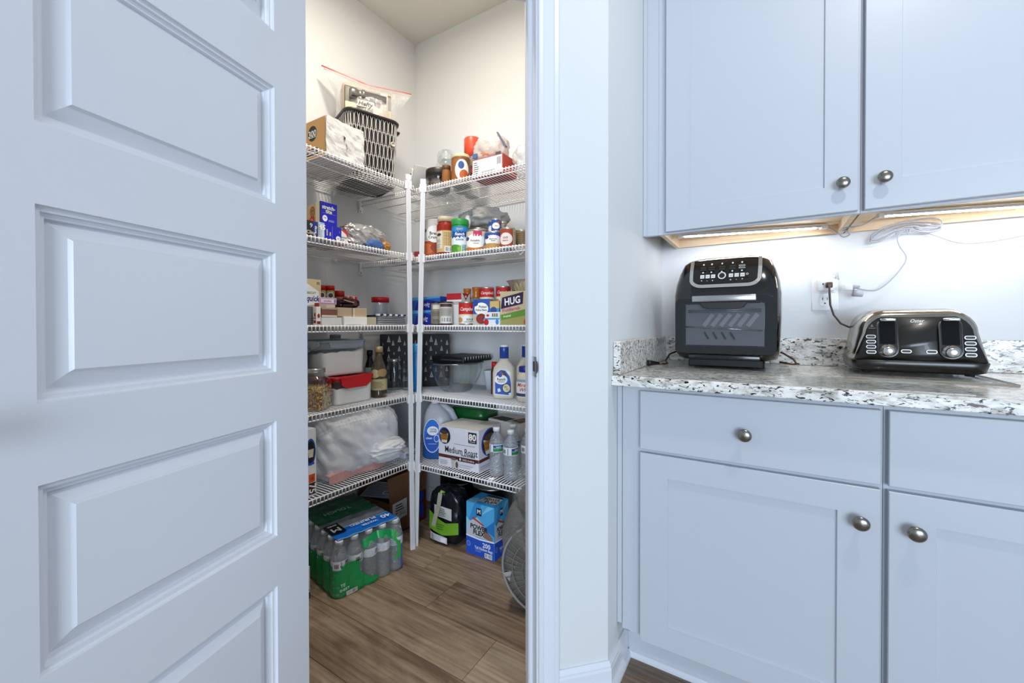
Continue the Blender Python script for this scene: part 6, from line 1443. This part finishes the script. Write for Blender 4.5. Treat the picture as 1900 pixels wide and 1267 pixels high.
mb.loops([[pan(x, z, -0.001) for x, z in A_], [pan(x, z, 0.0035) for x, z in A_], [pan(x, z, 0.0035) for x, z in B_], [pan(x, z, -0.001) for x, z in B_]], M('#c6c5c2', 0.3, 0.75), False, smooth=False); mb.obj('silver_trim', pn)
mb = MB(); p = Print(mb, lambda u, v, l: pan((u - 0.5) * 0.2, 0.275 + v * 0.09, l + 0.0012), 2.2)
for k, u in enumerate((0.16, 0.245, 0.33, 0.60, 0.685, 0.77)): p.rect(u - 0.032, 0.30, u + 0.032, 0.44, '#dcdcd8'); p.rect(u - 0.02, 0.35, u + 0.02, 0.38, '#a9a9a6')
p.ell(0.465, 0.38, 0.062, 0.14, '#dcdcd8').ell(0.465, 0.38, 0.044, 0.10, '#1a1918')
for k, u in enumerate((0.17, 0.30, 0.46, 0.62, 0.76)):
    p.ell(u, 0.86, 0.014, 0.035, '#d6d6d2').ell(u, 0.53, 0.014, 0.03, '#d6d6d2')
    for v in (0.73, 0.64): p.rect(u - 0.045, v - 0.025, u + 0.045, v + 0.025, '#3a3836' if k < 4 else '#dcdcd8'); p.rect(u - 0.038, v - 0.014, u + 0.038, v + 0.014, '#262422')
for u, s_ in ((0.16, '+'), (0.245, '-'), (0.33, 'v'), (0.60, 'o'), (0.685, '-'), (0.77, '+')): p.txt(s_, u, 0.20, 0.07, '#dcdcd8')
p.ell(0.84, 0.38, 0.018, 0.04, '#c9c9c6').ell(0.84, 0.38, 0.011, 0.024, '#1a1918')
mb.obj('button_print', pn)
# power cord lying with its plug beside the oven
FR = t; FO = Vector((-0.355, 1.50, ZC)) - Vector(FR.location)
mb = MB(); mb.tube([(0.10, 0.30, 0.040), (0.055, 0.27, 0.052), (0.02, 0.22, 0.035), (0.018, 0.15, 0.012), (0.034, 0.11, 0.008), (0.03, 0.075, 0.008), (0.012, 0.058, 0.009)], 0.0035, M('#3a2418', 0.4), 8); mb.obj('cord', FR, FO)
MB().tube([(0.014, 0.060, 0.010), (0.0, 0.045, 0.012), (-0.012, 0.030, 0.013), (-0.016, 0.026, 0.013)], [0.005, 0.008, 0.011, 0.012], M('#141211', 0.4), 8).obj('plug', FR, FO)
FO = Vector((0.06, 1.80, ZC)) - Vector(FR.location)
MB().tube([(-0.055, 0.05, 0.055), (-0.02, 0.03, 0.045), (0.012, 0.0, 0.025), (0.02, -0.02, 0.010), (0.005, -0.03, 0.010), (-0.03, -0.01, 0.014)], 0.0035, M('#4a2e1c', 0.4), 8).obj('cord', FR, FO)

# toaster
t = thing('toaster', 'four slice toaster in chrome and black with two levers and dials', 'toaster', (0.358, 1.72, ZC + 0.0062))
TC = M('#b9b2a6', 0.16, 1.0); TB = M('#14110d', 0.3, 0, 0.5, 0.2)
def tout(wb, wt, z0, z1, r, n=6):
    """front outline: trapezoid with rounded top, starting bottom left, clockwise from the front"""
    pts = [(-wb / 2, z0), (-wb / 2 + (wb - wt) / 2 * 0.45, z0 + 0.45 * (z1 - r - z0))]
    for i in range(n + 1):
        a = pi - (pi / 2 - 0.12) * i / n - 0.12 * 0; pts.append((-wt / 2 + r + r * cos(a), z1 - r + r * sin(a)))
    return pts + [(-x, z) for x, z in reversed(pts)]
def shell(mb, secs, m, cap0=True, cap1=True):
    mb.loops([[(x, y, z) for x, z in tout(wb, wt, z0, z1, r)] for y, wb, wt, z0, z1, r in secs], m, True, cap0, cap1, True)
mb = MB(); shell(mb, [(-0.092, 0.282, 0.236, 0.040, 0.168, 0.055), (-0.084, 0.292, 0.250, 0.036, 0.182, 0.062), (-0.02, 0.298, 0.262, 0.034, 0.190, 0.062), (0.07, 0.298, 0.262, 0.034, 0.190, 0.062), (0.108, 0.286, 0.25, 0.036, 0.180, 0.06), (0.118, 0.268, 0.232, 0.04, 0.166, 0.055)], TC); mb.obj('chrome_shell', t)
mb = MB(); shell(mb, [(-0.112, 0.272, 0.224, 0.040, 0.170, 0.056), (-0.094, 0.282, 0.236, 0.040, 0.177, 0.060)], TB, True, False)
mb.v = [(x, y + max(0, z - 0.04) * 0.16, z) for x, y, z in mb.v]; fpn = mb.obj('front_panel', t)
mb = MB(); loft(mb, [(0.004, 0.262, 0.19, 7), (0.010, 0.288, 0.225, 7), (0.036, 0.300, 0.238, 7), (0.040, 0.294, 0.232, 7)], TB, 56); mb.obj('base', t)
for x in (-0.11, 0.11):
    for y in (-0.08, 0.08): MB().lathe([(0.010, 0), (0.011, 0.006)], M('#0a0a0a', 0.6), 12, (x, y)).obj('foot', t)
def fy(z): return -0.112 + max(0, z - 0.04) * 0.16
for k in range(2):
    y0 = -0.040 + k * 0.065
    MB().box(-0.060, 0.060, y0, y0 + 0.03, 0.165, 0.1855 + 0.005 * k, M('#1a1816', 0.5)).obj('bread_slot', t)
for sx_, lx in ((-0.066, 'left'), (0.066, 'right')):
    mb = MB(); pts = rr_poly(sx_ - 0.024, sx_ + 0.024, 0.048, 0.162, 0.022)
    mb.loops([[(x, fy(z) - 0.0012, z) for x, z in pts], [(x, fy(z) - 0.0042, z) for x, z in pts], [(sx_ + (x - sx_) * 0.88, fy(z) - 0.0042, 0.105 + (z - 0.105) * 0.95) for x, z in pts]], M('#2c2824', 0.25), True, True, False)
    mb.add([(sx_ + (x - sx_) * 0.88, fy(z) - 0.0030, 0.105 + (z - 0.105) * 0.95) for x, z in pts], [tuple(range(len(pts)))], M('#191614', 0.4, 0, 0.25)); lev = mb.obj('lever_track', fpn)
    MB().add([(x, fy(z) - 0.0046, z) for x, z in ((sx_ - 0.017, 0.086), (sx_ + 0.017, 0.086), (sx_ + 0.017, 0.152), (sx_ - 0.017, 0.152))], [(0, 1, 2, 3)], M('#040404', 0.5, 0, 0.1)).obj('slot_opening', lev)
    MB().box(sx_ - 0.0175, sx_ + 0.0175, fy(0.156) - 0.020, fy(0.156) - 0.0047, 0.152, 0.1605, CHROME, 0.003, 2).obj('lever', lev)
    mb = MB(); mb.T = Matrix.Translation((sx_, fy(0.066) - 0.0044, 0.066)) @ Matrix.Rotation(H90, 4, 'X')
    mb.lathe([(0.0195, 0), (0.0195, 0.001), (0.0145, 0.002), (0.0140, 0.010), (0.0128, 0.0135), (0.006, 0.015), (0, 0.0152)], M('#c4c4c2', 0.2, 0.9), 24); mb.obj('dial', fpn)
def oval_btn(x, z, parent):
    mb = MB(); a = rr_poly(x - 0.0115, x + 0.0115, z - 0.0052, z + 0.0052, 0.005, 4); b = rr_poly(x - 0.0096, x + 0.0096, z - 0.0034, z + 0.0034, 0.0033, 4)
    mb.loops([[(px, fy(pz) - 0.0006, pz) for px, pz in a], [(px, fy(pz) - 0.0022, pz) for px, pz in a], [(px, fy(pz) - 0.0022, pz) for px, pz in b]], M('#c9c6c0', 0.3, 0.6), True)
    mb.add([(px, fy(pz) - 0.0018, pz) for px, pz in b], [tuple(range(len(b)))], M('#1a1714', 0.35)); mb.obj('button', parent)
for k in range(4):
    oval_btn(-0.103, 0.062 + k * 0.0150, fpn); oval_btn(0.104, 0.060 + k * 0.0155, fpn)
oval_btn(-0.026, 0.066, fpn); oval_btn(0.027, 0.066, fpn)
mb = MB(); p = Print(mb, lambda u, v, l: (0.0 + (u - 0.5) * 0.1, fy(0.10 + v * 0.1) - l - 0.0008, 0.10 + v * 0.1), 1.0)
p.txt('Oster', 0.5, 0.53, 0.095, '#e2ded6', 0, 0.3, 0.02, w=0.30)
mb.obj('logo', fpn)
mb = MB(); p = Print(mb, lambda u, v, l: (-0.10 + (u - 0.5) * 0.02, fy(0.13 + v * 0.02) - l - 0.0008, 0.13 + v * 0.02), 1.0); p.poly([(0.3, 0.3), (0.7, 0.3), (0.5, 0.7)], '#6a665e').rect(0.1, 0.05, 0.9, 0.15, '#6a665e'); mb.obj('symbol', fpn)

TS = t
# wall outlet with adapter, plugs, cords
YW = YB - 0.0006
t = thing('wall_outlet', 'white duplex wall outlet above the backsplash', 'outlet', (0.1685, YW, 1.176))
PW_ = M('#e9e9ea', 0.35)
MB().box(-0.0385, 0.0385, -0.006, 0, -0.0635, 0.0635, PW_, 0.003, 2).obj('cover_plate', t)
mb = MB(); pts = rr_poly(-0.0165, 0.0165, -0.046, -0.008, 0.012); mb.loops([[(x, -0.0061, z) for x, z in pts], [(x, -0.0085, z) for x, z in pts]], M('#dededf', 0.4), True, True, True)
for x in (-0.0065, 0.0065): mb.box(x - 0.001, x + 0.001, -0.0088, -0.0084, -0.026, -0.016, M('#1c1a1a', 0.6))
mb.lathe([(0.0001, 0)], PW_, 3) if False else None
mb.box(-0.0022, 0.0022, -0.0088, -0.0084, -0.040, -0.035, M('#1c1a1a', 0.6)); mb.obj('receptacle', t)
t = thing('plug_adapter', 'white three way cube adapter plugged into the outlet', 'adapter', (0.1685, YW - 0.0095, 1.198))
MB().box(-0.022, 0.022, -0.040, 0, -0.018, 0.026, PW_, 0.003, 2).obj('cube', t)
MB().box(-0.027, 0.027, -0.030, 0, -0.0215, -0.0185, PW_, 0.001).obj('base_flange', t)
mb = MB(); mb.box(-0.011, -0.008, -0.0408, -0.0402, 0.004, 0.010, M('#1c1a1a', 0.6)); mb.obj('slot', t)
MB().tube([(0.030, -0.01, 0.026), (0.030, -0.01, 0.042), (0.033, -0.01, 0.050), (0.037, -0.01, 0.046), (0.037, -0.01, 0.022)], 0.0028, M('#cfd0d4', 0.3), 8).obj('hook', t)
FO = Vector((0.1685, YW - 0.0505, 1.200)) - Vector(TS.location)
MB().box(-0.003, 0.017, -0.016, 0, -0.010, 0.010, M('#4a3526', 0.4), 0.004, 2).obj('plug', TS, FO)
MB().tube([(0.006, -0.016, -0.001), (0.006, -0.024, -0.006), (0.007, -0.022, -0.03), (0.010, -0.014, -0.07), (0.020, -0.01, -0.105), (0.040, -0.008, -0.135), (0.075, -0.02, -0.155)], 0.0033, M('#4d3a2a', 0.4), 8).obj('cord', TS, FO)
# LED bars with cord and coil
LEDM = M('#f6f8ff', 0.4, 0, 0.5, 0, 72.0)
def led(label, a, b):
    t = thing('light_bar', label, 'light', a); d = Vector(b) - Vector(a)
    MB().bar((0, 0, 0.003), d + Vector((0, 0, 0.003)), 0.020, 0.008, M('#c9cdd4', 0.3, 0.5), (0, 1, 0)).obj('housing', t)
    MB().bar(d * 0.02 + Vector((0, -0.001, -0.0022)), d * 0.97 + Vector((0, -0.001, -0.0022)), 0.012, 0.0022, LEDM, (0, 1, 0)).obj('diffuser', t)
    MB().bar(d * -0.03 + Vector((0, 0, 0.001)), d * 0.0 + Vector((0, 0, 0.001)), 0.022, 0.013, PW_, (0, 1, 0)).obj('end_cap', t)
    MB().bar(d * 1.0 + Vector((0, 0, 0.001)), d * 1.04 + Vector((0, 0, 0.001)), 0.022, 0.013, PW_, (0, 1, 0)).obj('end_cap', t)
    return t
L1 = led('lit white light bar under the wall cabinet over the air fryer', (-0.292, 1.725, 1.4030), (0.150, 1.825, 1.4030))
L2 = led('lit white light bar with coiled cord under the wall cabinet over the toaster', (0.300, 1.735, 1.4030), (0.720, 1.835, 1.4030))
CW = M('#a4a7af', 0.4)
def smooth(pts, n=6):
    pts = [Vector(p) for p in pts]; out = []
    P = [pts[0]] + pts + [pts[-1]]
    for i in range(1, len(P) - 2):
        for k in range(n):
            u = k / n; a, b, c, d = P[i - 1], P[i], P[i + 1], P[i + 2]
            out.append(0.5 * ((2 * b) + (c - a) * u + (2 * a - 5 * b + 4 * c - d) * u * u + (3 * b - a - 3 * c + d) * u ** 3))
    return out + [pts[-1]]
FO = Vector((0.33, 1.872, 1.37)) - Vector(L2.location)
O3 = Vector((0.33, 1.872, 1.37))
def wp(*pts): return smooth([Vector(p) - O3 for p in pts])
mb = MB()
for dz, dy in ((0.0, 0.0), (-0.006, -0.006), (0.006, -0.011)):
    mb.tube(wp((0.355, 1.872 + dy, 1.372 + dz), (0.320, 1.872 + dy, 1.352 + dz), (0.293, 1.872 + dy, 1.350 + dz), (0.300, 1.87 + dy, 1.366 + dz), (0.335, 1.87 + dy, 1.386 + dz), (0.395, 1.868 + dy, 1.398 + dz), (0.452, 1.868 + dy, 1.390 + dz * 2), (0.465, 1.868 + dy, 1.374 + dz), (0.435, 1.87 + dy, 1.366 + dz), (0.395, 1.87 + dy, 1.378 + dz), (0.355, 1.872 + dy, 1.372 + dz)), 0.0022, CW, 6)
mb.obj('coil', L2, FO)
mb = MB(); mb.tube(wp((0.385, 1.866, 1.380), (0.362, 1.866, 1.356), (0.366, 1.868, 1.325), (0.384, 1.87, 1.285), (0.372, 1.87, 1.250), (0.340, 1.87, 1.205), (0.305, 1.866, 1.178), (0.262, 1.855, 1.184), (0.245, 1.848, 1.192)), 0.0024, CW, 6); mb.obj('cord', L2, FO)
mb = MB(); mb.tube(wp((0.400, 1.866, 1.382), (0.450, 1.868, 1.350), (0.515, 1.872, 1.318), (0.59, 1.872, 1.318), (0.68, 1.866, 1.335), (0.76, 1.862, 1.352)), 0.0024, CW, 6); mb.obj('lead', L2, FO)
MB().box(-0.115, -0.090, -0.048, -0.026, -0.192, -0.170, PW_, 0.003, 2).tube([(-0.092, -0.036, -0.181), (-0.080, -0.03, -0.179), (-0.07, -0.024, -0.178)], [0.009, 0.006, 0.004], CW, 8).obj('plug', L2, FO)
MB().tube([(-0.088, -0.028, -0.200), (-0.062, -0.022, -0.203)], 0.0115, M('#b9bbc0', 0.35), 16).obj('cord_switch', L2, FO)
MB().tube([(0.052, -0.012, 0.006), (0.056, -0.006, -0.012), (0.060, -0.012, 0.004)], 0.0018, CW, 5).obj('twist_tie', L2, FO)
FO = Vector((0.16, 1.80, 1.395)) - Vector(L1.location)
O3 = Vector((0.16, 1.80, 1.395))
mb = MB(); mb.tube(wp((0.172, 1.818, 1.398), (0.195, 1.835, 1.384), (0.215, 1.845, 1.366), (0.232, 1.84, 1.372), (0.222, 1.83, 1.384), (0.205, 1.80, 1.378), (0.196, 1.76, 1.378), (0.215, 1.735, 1.378), (0.25, 1.735, 1.380), (0.283, 1.735, 1.401)), 0.0024, CW, 6); mb.obj('cord', L1, FO)
# downlight trim in the kitchen ceiling and pantry lamp body, both above the frame
t = thing('recessed_light', 'round recessed ceiling light above the kitchen aisle', 'light', (0.50, 0.72, HC - 0.004))
MB().lathe([(0.055, -0.001), (0.078, -0.001), (0.08, 0.003), (0.055, 0.003)], TRIM, 32).obj('trim_ring', t)
t = thing('flush_light', 'round flush ceiling light in the pantry', 'light', (-1.02, 1.16, HC - 0.001))
MB().lathe([(0.03, -0.04), (0.10, -0.035), (0.125, -0.015), (0.13, 0.0)], M('#e8e4dc', 0.4), 32).obj('canopy', t)
